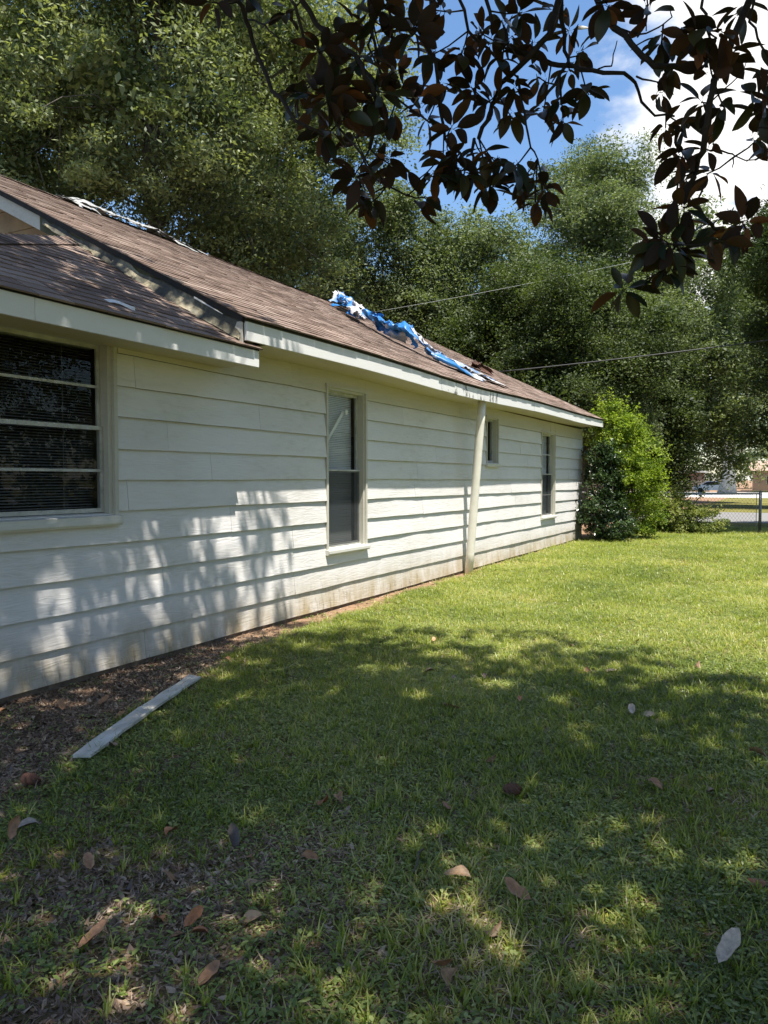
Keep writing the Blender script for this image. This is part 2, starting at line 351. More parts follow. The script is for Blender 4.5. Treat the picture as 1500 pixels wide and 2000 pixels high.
# ================================================================== GROUND
XS = np.concatenate([[-700, -250, -90, -40, -18, -8], np.arange(-3, 12.01, .13), [14, 20, 40, 100, 300, 700]])
YS = np.concatenate([[-700, -200, -60, -20, -8, -3], np.arange(-1, 29.01, .13), [31, 36, 45, 60, 80, 110, 160, 260, 500, 1200]])
def wall_strip(Y):
    """how far bare soil reaches from the wall"""
    return np.interp(Y, [-2, 2.2, 2.8, 3.8, 4.5, 5.6, 6.9, 8.5, 10.5, 15, 21], [1.7, 1.75, 1.62, 1.12, .95, .62, .55, .36, .30, .16, .10])
def dirt_amount(x, y):
    edge = wall_strip(y) + .40 * (fbm(x * 1.7, y * 1.7, 3) - .5)
    d = np.clip((edge - x) / .22 + .5, 0, 1)
    near = np.clip((4.2 - y) / 2.2, 0, 1) * np.clip((5.2 - x) / 3.4, 0, 1)          # thin, worn turf under the tree
    d = np.maximum(d, np.clip((fbm(x * 1.5 + 9, y * 1.5, 5) - .515 + .19 * near) * 4, 0, .8) * np.clip(near * 1.8, 0, 1))
    worn = np.clip((fbm(x * .9 + 4, y * .55 + 2, 8) - .64) * 6, 0, .55) * np.clip((y - 8.5) / 4, 0, 1) * (y < 29)
    return np.maximum(d, worn)
def ground_z(x, y):
    z = .035 * (fbm(x * .8, y * .8, 21) - .5) + .018 * (fbm(x * 4, y * 4, 22, 3) - .5)
    f = np.clip((x + 3) / 2, 0, 1) * np.clip((12 - x) / 2, 0, 1) * np.clip((y + 1) / 2, 0, 1) * np.clip((29 - y) / 2, 0, 1)
    return z * f
GX, GY = np.meshgrid(XS, YS)
GZ = ground_z(GX, GY)
def grid_faces(nx, ny):
    i = np.arange(nx - 1)[None, :] + np.arange(ny - 1)[:, None] * nx
    return np.stack([i, i + 1, i + 1 + nx, i + nx], -1).reshape(-1, 4)
sand = np.clip((GY - 5.2) / 1.6, 0, 1) * np.clip(1.2 - GX, 0, 1)
me = fast_mesh('ground', np.stack([GX, GY, GZ], -1).reshape(-1, 3), 4,
               {'dirt': ('POINT', dirt_amount(GX, GY).ravel()), 'sand': ('POINT', np.maximum(sand, .6 * np.clip((GY - 14) / 4, 0, 1)).ravel())}, True, grid_faces(len(XS), len(YS)))
tag(link('ground', me, None, M['soil']), kind='structure')
mb = MB(); mb.quad((-3, 32.4, .006), (80, 32.0, .006), (80, 41.5, .006), (-3, 42.5, .006))
tag(mb.build('driveway', M['road']), kind='structure')
mb = MB(); mb.quad((-120, 76, .008), (160, 76, .008), (160, 108, .008), (-120, 108, .008))
tag(mb.build('street', M['concrete']), kind='structure')

# ================================================================== HOUSE
H = empty('house', (0, 0, 0))
tag(H, 'low white house with wide lap siding, brown shingle roof and long sagging eaves', 'house')
Y0, Y1 = 2.6, 21.35           # wall from the near corner of the wing to the far corner
ZB, EXP = .045, .2705
# openings: outer casing limits Y, Z
WIN = [dict(y=(2.85, 4.775), z=(1.375, 2.885), c=.075, kind='wide'),
       dict(y=(8.15, 9.17), z=(.79, 2.86), c=.06, kind='tall'),
       dict(y=(13.82, 14.49), z=(1.985, 2.885), c=.055, kind='small'),
       dict(y=(17.45, 18.62), z=(.80, 2.80), c=.06, kind='tall_far')]
def holes(ya, yb): return [q for q in WIN if q['y'][0] < yb and q['y'][1] > ya]
def cut_columns(ya, yb, z0, z1, step):
    """columns of a board between ya and yb with the window openings taken out: (y, y', zlo, zhi)"""
    ys = set(np.linspace(ya, yb, max(2, int((yb - ya) / step) + 1)).tolist())
    for q in WIN:
        for e in q['y']:
            if ya < e < yb: ys.add(e)
    ys = sorted(ys); out = []
    for a, b_ in zip(ys, ys[1:]):
        mid = (a + b_) / 2; lo, hi = z0, z1
        for q in WIN:
            if q['y'][0] < mid < q['y'][1]:
                w0, w1 = q['z']
                if w0 <= lo and w1 >= hi: lo = hi
                elif w0 > lo and w0 < hi and w1 >= hi: hi = w0
                elif w1 < hi and w1 > lo and w0 <= lo: lo = w1
        if hi - lo > .012: out.append((a, b_, lo, hi))
    return out
# sheathing core behind the boards
mb = MB()
ys = sorted({Y0, Y1} | {e for q in WIN for e in q['y']})
for a, b_ in zip(ys, ys[1:]):
    q = next((q for q in WIN if q['y'][0] < (a + b_) / 2 < q['y'][1]), None)
    if q is None: mb.box(-.12, -.004, a, b_, .0, 3.02)
    else: mb.box(-.12, -.004, a, b_, 0, q['z'][0]).box(-.12, -.004, a, b_, q['z'][1], 3.02)
mb.box(-10.5, -.125, Y1 - .12, Y1, 0, 3.02).box(-10.5, -10.38, 6.4, Y1 - .13, 0, 3.02).box(-10.37, -4.5, 6.4, 6.52, 0, 3.0).box(-4.4, -.125, Y0, Y0 + .12, 0, 2.78).box(-4.4, -4.28, Y0 + .13, 6.38, 0, 2.78)
mb.box(-10.3, -.13, 2.75, Y1 - .14, -.01, .03)
mb.build('wall', M['core'], H)
MB().box(-.11, .004, Y0 + .01, Y1 - .01, -.15, .06).build('foundation', M['found'], H)
# siding boards, course by course
SEAMS = {0: [5.08, 10.48, 16.9], 1: [3.2, 7.45, 12.1, 17.9], 2: [5.32, 9.6, 16.2], 3: [3.6, 7.42, 13.3], 4: [6.3, 11.0, 15.6, 19.4], 5: [4.9, 10.7, 15.3], 6: [6.0, 10.8, 19.9], 7: [5.4, 11.5, 16.4], 8: [6.8, 12.3, 15.9], 9: [5.0, 10.3, 19.2], 10: [4.8, 7.42, 12.5, 18.2]}
for k in range(11):
    zb = ZB + EXP * k; zt = min(zb + EXP + .018, 3.040)
    cuts = [Y0] + SEAMS[k] + [Y1 - .03]
    for a, b_ in zip(cuts, cuts[1:]):
        a2, b2 = a + .0016, b_ - .0016
        # a board interrupted by an opening is two boards
        runs = []; cols = cut_columns(a2, b2, zb, zt, .22)
        for c in cols:
            if runs and abs(runs[-1][-1][1] - c[0]) < 1e-5: runs[-1].append(c)
            else: runs.append([c])
        for run in runs:
            sd_ = k * 31 + int(a * 10)
            amp = .014 if k in (0, 1) else .010
            def xo(y): return .0265 + amp * (vnoise(y * 1.1, k * 3.7, sd_) - .35) + .006 * (vnoise(y * 4, k, sd_ + 3) - .5)
            def zo(y): return .015 * (vnoise(y * .8, k * 1.3, 77) - .5) + .004 * (vnoise(y * 3, k, sd_ + 9) - .5)
            mb = MB()
            for (c0, c1, lo, hi) in run:
                e0 = .012 if abs(c0 - a2) < 1e-6 and k < 3 else 0
                q = []
                for y in (c0, c1):
                    isb = abs(lo - zb) < 1e-6
                    zl = lo + (zo(y) if isb else 0); zh = hi
                    xl = xo(y) if isb else .002 + .0215 * (zt - lo) / (zt - zb)
                    xh = .002 + .0215 * max(0, (zt - hi)) / (zt - zb)
                    q.append((xl, xh, zl, zh))
                (xa, xha, za, zha), (xb_, xhb, zb_, zhb) = q
                mb.quad((xa, c0, za), (xb_, c1, zb_), (xhb, c1, zhb), (xha, c0, zha))
                mb.quad((-.003, c0, za), (-.003, c1, zb_), (xb_, c1, zb_), (xa, c0, za))
            c0, _, lo, hi = run[0]; mb.quad((-.003, c0, lo), (xo(c0), c0, lo), (.002, c0, hi), (-.003, c0, hi))
            _, c1, lo, hi = run[-1]; mb.quad((xo(c1), c1, lo), (-.003, c1, lo), (-.003, c1, hi), (.002, c1, hi))
            o = mb.build('siding_board', M['siding_bounce'] if k == 10 else M['siding'], H); o.data.materials.append(M['edge'])
            for c_ in range(len(run)): o.data.polygons[2 * c_ + 1].material_index = 1
MB().box(-.09, .024, Y1 - .028, Y1 + .02, .03, 3.05).build('corner_board', M['sill'], H)

# ---- windows: frame > casing, sill, sash rails, panes, screen, blind
def window(y0, y1, z0, z1, c, kind):
    D = .105                                     # depth of the reveal
    oy0, oy1, oz0, oz1 = y0 + c, y1 - c, z0, z1 - c
    mb = MB()
    mb.box(-D - .03, .006, y0 + .004, oy0, z0, z1 - .004).box(-D - .03, .006, oy1, y1 - .004, z0, z1 - .004).box(-D - .03, .006, oy0, oy1, oz1, z1 - .004).box(-D - .03, .004, oy0, oy1, z0 - .03, z0 - .002)
    W = mb.build('window', M['trim'], H)
    # brick mould: three strips standing proud of the boards
    for side in (0, 1):
        ya, yb = (y0 - .006, y0 + .032) if side == 0 else (y1 - .032, y1 + .006)
        MB().box(.0065, .036, ya, yb, z0 - .02, z1 - .0335).build('casing', M['trim'], W)
    MB().hexa([(.0065, y0 - .012, z1 - .033), (.040, y0 - .012, z1 - .033), (.040, y1 + .012, z1 - .033), (.0065, y1 + .012, z1 - .033)],
              [(.0065, y0 - .012, z1 + .010), (.034, y0 - .012, z1 + .002), (.034, y1 + .012, z1 + .012), (.0065, y1 + .012, z1 + .016)]).build('casing', M['trim'], W)
    h = .10 if kind == 'wide' else .075
    ext = .022
    MB().hexa([(-D + .02, y0 - ext, z0 - h), (.062, y0 - ext, z0 - h), (.062, y1 + ext, z0 - h), (-D + .02, y1 + ext, z0 - h)],
              [(-D + .02, y0 - ext, z0 + .012), (.070, y0 - ext, z0 - .018), (.070, y1 + ext, z0 - .018), (-D + .02, y1 + ext, z0 + .012)]).build('sill', M['sill'], W)
    if kind != 'small': MB().box(-D + .03, .078, y0 - ext + .004, y1 + ext - .004, z0 - h + .018, z0 - h + .052).build('sill_nosing', M['sill'], W)
    s = .034; zz0, zz1 = z0 + .014, oz1
    mid = zz0 + (zz1 - zz0) * (.50 if kind != 'tall' else .485)
    def sash(xa, xb, za, zb, bars):
        mb = MB()
        mb.box(xa, xb, oy0 + .004, oy0 + s, za, zb).box(xa, xb, oy1 - s, oy1 - .004, za, zb)
        mb.box(xa - .001, xb + .002, oy0 + s, oy1 - s, za, za + s).box(xa - .001, xb + .002, oy0 + s, oy1 - s, zb - s, zb)
        for zbar in bars: mb.box(xa + .004, xb + .003, oy0 + s, oy1 - s, zbar - .011, zbar + .011)
        S = mb.build('sash', M['sash'], W); return S
    if kind == 'small':
        sash(-D + .01, -D + .035, zz0, zz1, [])
        MB().quad((-D + .02, oy0 + s, zz0 + s), (-D + .02, oy1 - s, zz0 + s), (-D + .02, oy1 - s, zz1 - s), (-D + .02, oy0 + s, zz1 - s)).build('pane', M['glass'], W)
    else:
        bu = [(mid + zz1) / 2] if kind != 'tall' else []; bl_ = [(mid + zz0) / 2] if kind != 'tall' else []
        sash(-D - .002, -D + .022, mid - .012, zz1, bu); sash(-D + .026, -D + .052, zz0, mid + .022, bl_)
        def panes(x, za, zb, bars):
            e = [za] + bars + [zb]
            for a, b_ in zip(e, e[1:]):
                MB().quad((x, oy0 + s, a + .012), (x, oy1 - s, a + .012), (x, oy1 - s, b_ - .012), (x, oy0 + s, b_ - .012)).build('pane', M['glass'], W)
        panes(-D + .010, mid + .012, zz1 - s, bu); panes(-D + .038, zz0 + s, mid - .002, bl_)
        if kind in ('tall', 'tall_far'):
            MB().quad((-D + .056, oy0 + .012, zz0 + .012), (-D + .056, oy1 - .012, zz0 + .012), (-D + .056, oy1 - .012, mid + .01), (-D + .056, oy0 + .012, mid + .01)).build('insect_screen', M['screen'], W)
            MB().box(-D + .054, -D + .066, oy0 + .004, oy1 - .004, mid + .004, mid + .024).build('screen_rail', M['sash'], W)
    # venetian blind
    mb = MB(); zz = zz0 + .02; xb = -D - .075; tilt = .42 if kind == 'wide' else 1.05
    while zz < zz1 - .03:
        dx, dz = .0125 * math.cos(tilt), .0125 * math.sin(tilt); j = random.uniform(-.0015, .0015)
        mb.quad((xb + dx, oy0 + .01, zz - dz + j), (xb + dx, oy1 - .01, zz - dz - j), (xb - dx, oy1 - .01, zz + dz - j), (xb - dx, oy0 + .01, zz + dz + j)); zz += .0235
    mb.box(xb - .02, xb + .02, oy0 + .008, oy1 - .008, zz1 - .03, zz1)
    for f in (.18, .82): mb.box(xb + .012, xb + .014, oy0 + (oy1 - oy0) * f, oy0 + (oy1 - oy0) * f + .003, zz0, zz1 - .03)
    tag(mb.build('blind', M['blind'] if kind in ('wide',) else M['blind_light'], W), kind='stuff')
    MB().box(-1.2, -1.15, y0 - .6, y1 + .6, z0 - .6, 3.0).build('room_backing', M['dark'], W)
    return W
for q in WIN:
    Wd = window(*q['y'], *q['z'], q['c'], q['kind'])
    Wd['label'] = {'wide': 'wide window with four dark panes', 'tall': 'narrow window with pale blind above a dark screen', 'small': 'small high window', 'tall_far': 'narrow window near the far corner'}[q['kind']]
    if q['kind'] == 'wide':
        mb = MB(); mb.tube([(-.10, 3.62, 2.80), (-.098, 3.66, 2.70), (-.097, 3.70, 2.62), (-.097, 3.705, 2.58)], .004, 5).tube([(-.097, 3.705, 2.585), (-.097, 3.706, 2.55)], .009, 6).build('blind_cord', M['sill'], Wd)
    if q['kind'] == 'tall':
        # scraps of white stuffing and the two braces seen behind the upper pane
        mb = MB(); mb.hexa([(-.125, 8.30, 2.10), (-.12, 8.30, 2.10), (-.12, 8.36, 2.10), (-.125, 8.36, 2.10)], [(-.125, 8.78, 2.58), (-.12, 8.78, 2.58), (-.12, 8.86, 2.58), (-.125, 8.86, 2.58)]); mb.build('brace', M['blind_light'], Wd)
        for (yy, zz, s_) in ((8.30, 2.68, .06), (8.82, 2.56, .035)):
            bmn = bmesh.new(); bmesh.ops.create_icosphere(bmn, subdivisions=2, radius=s_)
            for v_ in bmn.verts: v_.co *= .75 + .5 * random.random(); v_.co.x *= .25
            me = bpy.data.meshes.new('stuffing'); bmn.to_mesh(me); bmn.free(); me.transform(Matrix.Translation((-.088, yy, zz))); link('stuffing', me, Wd, M['fascia'])

# ---- roof
SL = .508; EX = .50; RZ = 3.235; RX = -5.0
def lift(y): return .085 * max(0., (y - 9.5) / 12.2) ** 1.4
def sag(y): return -.022 * math.exp(-((y - 11.3) / 2.2) ** 2) + .010 * math.sin(y * .9)
def roofz(x, y):
    t = max(0., (x - RX) / (EX - RX)); return RZ + SL * (EX - x) + (lift(y) + sag(y)) * t
YA, YB = 5.955, 21.74
mb = MB(); n = 24
for i in range(n):
    ya = YA + (YB - YA) * i / n; yb = YA + (YB - YA) * (i + 1) / n
    for xa, xb in ((EX, 0.0), (0.0, RX)):
        lo = [(xa, ya, roofz(xa, ya) - .028), (xa, yb, roofz(xa, yb) - .028), (xb, yb, roofz(xb, yb) - .028), (xb, ya, roofz(xb, ya) - .028)]
        mb.hexa(lo, [(p[0], p[1], p[2] + .026) for p in lo])
zr = roofz(RX, 10)
mb.hexa([(RX, YA, zr - .028), (RX, YB, zr - .028), (-10.9, YB, zr - .028 - SL * 5.9), (-10.9, YA, zr - .028 - SL * 5.9)], [(RX, YA, zr), (RX, YB, zr), (-10.9, YB, zr - SL * 5.9), (-10.9, YA, zr - SL * 5.9)])
mb.build('roof_deck', M['black'], H)
MB().hexa([(RX, YA, zr + .004), (RX, YB, zr + .004), (-10.95, YB, zr + .004 - SL * 5.95), (-10.95, YA, zr + .004 - SL * 5.95)], [(RX, YA, zr + .012), (RX, YB, zr + .012), (-10.95, YB, zr + .012 - SL * 5.95), (-10.95, YA, zr + .012 - SL * 5.95)]).build('rear_roof_slope', M['shingle'], H)
# wing roof: front slope with a hipped near end
WZ, WS = 2.955, .552
APX = (-1.93, 5.95)
def wingz(x): return WZ + WS * (EX - x)
C0 = (EX, 2.15); YWE = 6.165
mb = MB()
def slab(poly, fz, th):
    lo = [(x, y, fz(x, y) - th) for x, y in poly]; hi = [(x, y, fz(x, y)) for x, y in poly]; b = len(mb.v); k = len(poly)
    mb.v.extend(lo + hi); mb.f.append(tuple(b + i for i in reversed(range(k)))); mb.f.append(tuple(b + k + i for i in range(k)))
    for i in range(k): j = (i + 1) % k; mb.f.append((b + i, b + j, b + k + j, b + k + i))
zA = wingz(APX[0])
slab([C0, (EX, YWE), (0.0, YWE), (0.0, 6.39), (APX[0], 6.39), APX], lambda x, y: wingz(x), .025)
hz = lambda x, y: WZ + (zA - WZ) * (y - 2.15) / (APX[1] - 2.15)
slab([C0, APX, (-4.9, 2.15)], lambda x, y: hz(x, y) - .004, .02)
slab([(-4.9, 2.15), APX, (APX[0], 6.39), (-4.9, 6.39)], lambda x, y: WZ + (zA - WZ) * (x + 4.9) / (APX[0] + 4.9) - .008, .02)
mb.build('wing_roof_deck', M['black'], H)

# shingle strips (three tabs each); alike strips share a mesh
_tab = {}
def shingle_mesh(length, ndx):
    key = (round(length, 2), ndx)
    if key in _tab: return _tab[key]
    rr = random.Random(ndx * 91 + int(length * 100)); mb = MB(); y = 0.0
    while y < length - .02:
        wdt = min(.305, length - y); j = rr.uniform(-.006, .006); lf = rr.uniform(.004, .010); l2 = lf + rr.uniform(-.003, .004)
        # u = across the roof (y), s = up the slope from the butt edge (x)
        mb.hexa([(0 + j, y + .003, -.004), (0 + j, y + wdt - .003, -.004), (.24, y + wdt - .003, -.004), (.24, y + .003, -.004)],
                [(0 + j, y + .003, lf + .004), (0 + j, y + wdt - .003, l2 + .004), (.24, y + wdt - .003, .0005), (.24, y + .003, .0005)])
        y += wdt
    me = mb.mesh('shingle'); me.materials.append(M['shingle']); _tab[key] = me; return me
strips = []                      # (matrix, length, distance)
def lay(xbutt, y, length, zf, slope, hi=.004):
    a = math.atan(slope); dz = (zf(xbutt, y + length) - zf(xbutt, y)) / max(length, .01)
    ex = Vector((-math.cos(a), 0, math.sin(a))); ey = Vector((0, 1, dz)).normalized(); ez = ey.cross(ex) * -1
    ez = ex.cross(ey); ez = ez if ez.z > 0 else -ez
    p = Vector((xbutt, y, zf(xbutt, y))) + ez * hi
    m4 = Matrix(((ex.x, ey.x, ez.x, p.x), (ex.y, ey.y, ez.y, p.y), (ex.z, ey.z, ez.z, p.z), (0, 0, 0, 1)))
    strips.append((m4, length, (p - Vector(CAM)).length))
dxc = .140 * math.cos(math.atan(SL)); k = 0; x = EX + .030
while x > RX + .10:
    y = YA - .03 - (.1525 if k % 2 else 0) - .30 * ((k * 7) % 3) / 3; end = YB + .03
    while y < end - .03:
        a = max(y, YA - .035); L = min(y + .915, end) - a
        if L > .06: lay(x, a, L, roofz, SL)
        y += .915
    x -= dxc; k += 1
nmain = len(strips)
dxw = .140 * math.cos(math.atan(WS)); k = 0; x = EX + .030
while x > APX[0] + .06:
    t = (EX - x) / (EX - APX[0]); ys_ = 2.15 + t * (APX[1] - 2.15)
    end = YWE + .02 if x > .0 else 6.38
    y = ys_ - .3 * ((k * 5) % 3) / 3
    while y < end - .03:
        a = max(y, ys_ + .16); L = min(y + .915, end) - a
        if L > .06: lay(x, a, L, lambda xx, yy: wingz(xx), WS)
        y += .915
    x -= dxw; k += 1
order = sorted(range(len(strips)), key=lambda i: strips[i][2])
keep = set(order[:298]); far = MB()
for i, (m4, L, d) in enumerate(strips):
    me = shingle_mesh(L, i % 5)
    if i in keep:
        o = bpy.data.objects.new('shingle', me); COL.objects.link(o); o.matrix_world = m4; o.parent = H
    else:
        b = len(far.v); far.v += [tuple(m4 @ v.co) for v in me.vertices]; far.f += [tuple(b + q for q in p.vertices) for p in me.polygons]
tag(far.build('upper_shingles', M['shingle'], H), kind='stuff')
mb = MB(); y = YA - .02
while y < YB:
    zc_ = roofz(RX, y) + .012; l2 = random.uniform(.004, .012)
    mb.quad((RX + .15, y, zc_ - .062 + l2), (RX + .15, y + .29, zc_ - .066), (RX, y + .29, zc_ + .006), (RX, y, zc_ + .014 + l2)); mb.quad((RX, y, zc_ + .014 + l2), (RX, y + .29, zc_ + .006), (RX - .15, y + .29, zc_ - .066), (RX - .15, y, zc_ - .062 + l2)); y += .14
tag(mb.build('ridge_cap', M['shingle'], H), kind='stuff')
# hip cap of the wing
mb = MB()
for i in range(34):
    t0, t1 = i / 34, (i + 1.6) / 34
    p = [Vector((EX + (APX[0] - EX) * t, 2.15 + (APX[1] - 2.15) * t, WZ + (zA - WZ) * t + .022)) for t in (t0, min(t1, 1))]
    mb.quad(p[0] + Vector((0, .26, .012)), p[1] + Vector((0, .26, .004)), p[1] + Vector((0, 0, .022)), p[0] + Vector((0, 0, .03))); mb.quad(p[0] + Vector((0, 0, .03)), p[1] + Vector((0, 0, .022)), p[1] + Vector((-.12, -.03, -.02)), p[0] + Vector((-.12, -.03, -.01)))
tag(mb.build('hip_cap', M['shingle'], H), kind='stuff')

# ---- eaves: fascia boards, mossy edge, soffit
def fascia(x0, x1, ya, yb, zb, zt, m, name='fascia_board', lab=None):
    mb = MB(); n = max(1, int((yb - ya) / .5))
    for i in range(n):
        a = ya + (yb - ya) * i / n; c = ya + (yb - ya) * (i + 1) / n
        za, zc_ = lift(a) + sag(a), lift(c) + sag(c)
        if zb < 2.9: za = zc_ = 0
        mb.hexa([(x0, a, zb + za), (x1, a, zb + za), (x1, c, zb + zc_), (x0, c, zb + zc_)], [(x0, a, zt + za), (x1, a, zt + za), (x1, c, zt + zc_), (x0, c, zt + zc_)])
    o = mb.build(name, m, H)
    if lab: o['label'] = lab
J = [5.965, 10.62, 11.22, 12.12, 13.1, 15.3, 18.4, 21.72]
for i, (a, b_) in enumerate(zip(J, J[1:])):
    rot = 1 <= i <= 3
    fascia(.470, .500 + .002 * (i % 2), a + .003, b_ - .003, 3.018 + (.004 if i % 2 else 0), 3.196, M['peel'] if rot else M['fascia'], lab='blackened peeling fascia board' if rot else None)
fascia(.452, .492, 5.97, 21.7, 3.197, 3.243, M['drip'], 'drip_edge')
for a, b_ in ((2.2, 3.62), (3.62, 6.160)): fascia(.470, .500, a + .002, b_ - .002, 2.773, 2.937, M['fascia'])
fascia(.452, .494, 2.2, 6.158, 2.938, 2.966, M['drip'], 'drip_edge')
MB().box(-4.9, .468, 2.15, 2.18, 2.773, 2.94).build('fascia_board', M['fascia'], H)
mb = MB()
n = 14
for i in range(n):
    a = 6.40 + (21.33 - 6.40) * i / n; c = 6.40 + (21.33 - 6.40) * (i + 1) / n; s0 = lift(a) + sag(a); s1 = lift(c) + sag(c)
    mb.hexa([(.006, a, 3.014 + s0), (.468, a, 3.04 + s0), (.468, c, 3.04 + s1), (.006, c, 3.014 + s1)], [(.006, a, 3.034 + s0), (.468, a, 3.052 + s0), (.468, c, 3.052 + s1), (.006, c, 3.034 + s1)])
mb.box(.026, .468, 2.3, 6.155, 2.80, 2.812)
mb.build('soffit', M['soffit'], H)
# far rake end and its trim
mb = MB()
for xa, xb in ((EX - .03, RX), ):
    mb.hexa([(xa, 21.70, roofz(xa, 21.7) - .20), (xb, 21.70, roofz(xb, 21.7) - .20), (xb, 21.73, roofz(xb, 21.7) - .20), (xa, 21.73, roofz(xa, 21.7) - .20)], [(xa, 21.70, roofz(xa, 21.7) - .03), (xb, 21.70, roofz(xb, 21.7) - .03), (xb, 21.73, roofz(xb, 21.7) - .03), (xa, 21.73, roofz(xa, 21.7) - .03)])
mb.build('rake_board', M['fascia'], H)
# far gable triangle
MB().quad((-.01, Y1 - .05, 3.0), (-10, Y1 - .05, 3.0), (RX, Y1 - .05, roofz(RX, 20) - .05)).build('gable_wall', M['gable'], H)
# near rake: board, dark overhang, soffit, torn flashing down to the wing roof
def rz(x): return roofz(x, YA)
def band(xa, xb, y0, y1, top, bot, m, name, n=1, lab=None):
    mb = MB()
    for i in range(n):
        a = xa + (xb - xa) * i / n; c = xa + (xb - xa) * (i + 1) / n
        mb.hexa([(a, y0, rz(a) + bot), (c, y0, rz(c) + bot), (c, y1, rz(c) + bot), (a, y1, rz(a) + bot)], [(a, y0, rz(a) + top), (c, y0, rz(c) + top), (c, y1, rz(c) + top), (a, y1, rz(a) + top)])
    o = mb.build(name, m, H)
    if lab: o['label'] = lab
band(.462, -2.42, 5.972, 5.998, -.030, -.225, M['drip'], 'rake_board', lab='mouldy blackened rake board'); band(-2.424, RX, 5.972, 5.998, -.030, -.225, M['trim'], 'rake_board')
band(.475, RX, 5.935, 5.970, -.002, -.062, M['black'], 'drip_edge')
mb = MB(); a, c = .44, RX
mb.hexa([(a, 6.0, rz(a) - .19), (c, 6.0, rz(c) - .19), (c, 6.40, rz(c) - .19), (a, 6.40, rz(a) - .19)], [(a, 6.0, rz(a) - .175), (c, 6.0, rz(c) - .175), (c, 6.40, rz(c) - .175), (a, 6.40, rz(a) - .175)])
mb.build('rake_soffit', M['gable'], H)
for k in range(5):
    z0 = 4.20 + .27 * k; z1 = z0 + .268; xr = EX - (z0 + .20 - RZ) / SL; xr1 = EX - (z1 + .20 - RZ) / SL
    MB().hexa([(-7.5, 6.382, z0), (xr, 6.382, z0), (xr, 6.399, z0), (-7.5, 6.399, z0)], [(-7.5, 6.392, z1), (xr1, 6.392, z1), (xr1, 6.399, z1), (-7.5, 6.399, z1)]).build('siding_board', M['gable'], H)['label'] = 'bare brown gable board'
# flashing: a sheet that hangs from the rake board and curls out over the wing roof
def flashing(xa, xb, seed, out, torn):
    nx, nz = 90, 12; V = []; F = []
    for i in range(nx + 1):
        u = i / nx; x = xa + (xb - xa) * u
        top = rz(x) - .07 - torn * .10 * max(0, vnoise(u * 9, 2.2, seed) - .35); bot = min(wingz(x) + .012, top - .03)
        for j in range(nz + 1):
            v = j / nz; z = top + (bot - top) * v
            rip = (fbm(u * 14, v * 1.6 + 3, seed, 3) - .5)
            y = 5.966 - .012 - out * (v ** 1.6) * (.35 + 1.1 * vnoise(u * 7, 1.5, seed + 5)) + .05 * rip * v
            V.append((x + .015 * rip, y, z + (.035 * (vnoise(u * 20, 7.1, seed + 8) - .3) if j == nz else 0)))
    F = grid_faces(nz + 1, nx + 1)
    o = link('flashing', fast_mesh('flashing', np.array(V), 4, None, True, F), H, M['flash']); return o
flashing(.44, -1.25, 41, .075, 1.0); flashing(-1.24, -2.35, 55, .05, .4)
# end return of the main fascia and a slipped pale strip on the rake
mb = MB(); mb.hexa([(.30, 5.945, 2.985), (.468, 5.945, 2.985), (.468, 5.955, 2.985), (.30, 5.955, 2.985)], [(.40, 5.945, 3.19), (.468, 5.945, 3.19), (.468, 5.955, 3.19), (.40, 5.955, 3.19)]); mb.build('fascia_return', M['trim'], H)
mb = MB(); mb.hexa([(.24, 5.925, rz(.24) - .085), (-.12, 5.925, rz(-.12) - .075), (-.12, 5.932, rz(-.12) - .075), (.24, 5.932, rz(.24) - .085)], [(.24, 5.925, rz(.24) - .080), (-.12, 5.925, rz(-.12) - .055), (-.12, 5.932, rz(-.12) - .055), (.24, 5.932, rz(.24) - .080)]); mb.build('loose_strip', M['fascia'], H)

# ================================================================== THINGS AT THE HOUSE
mb = MB(); pts = [(.135 + .235 * t, 12.66, -.03 + 3.06 * t) for t in np.linspace(0, 1, 9)]
mb.tube(pts, .073, 24)
o = mb.build('leaning_pole', M['pipe'], None, True); tag(o, 'round cream pole leaning out from the wall up to the eaves', 'pole')

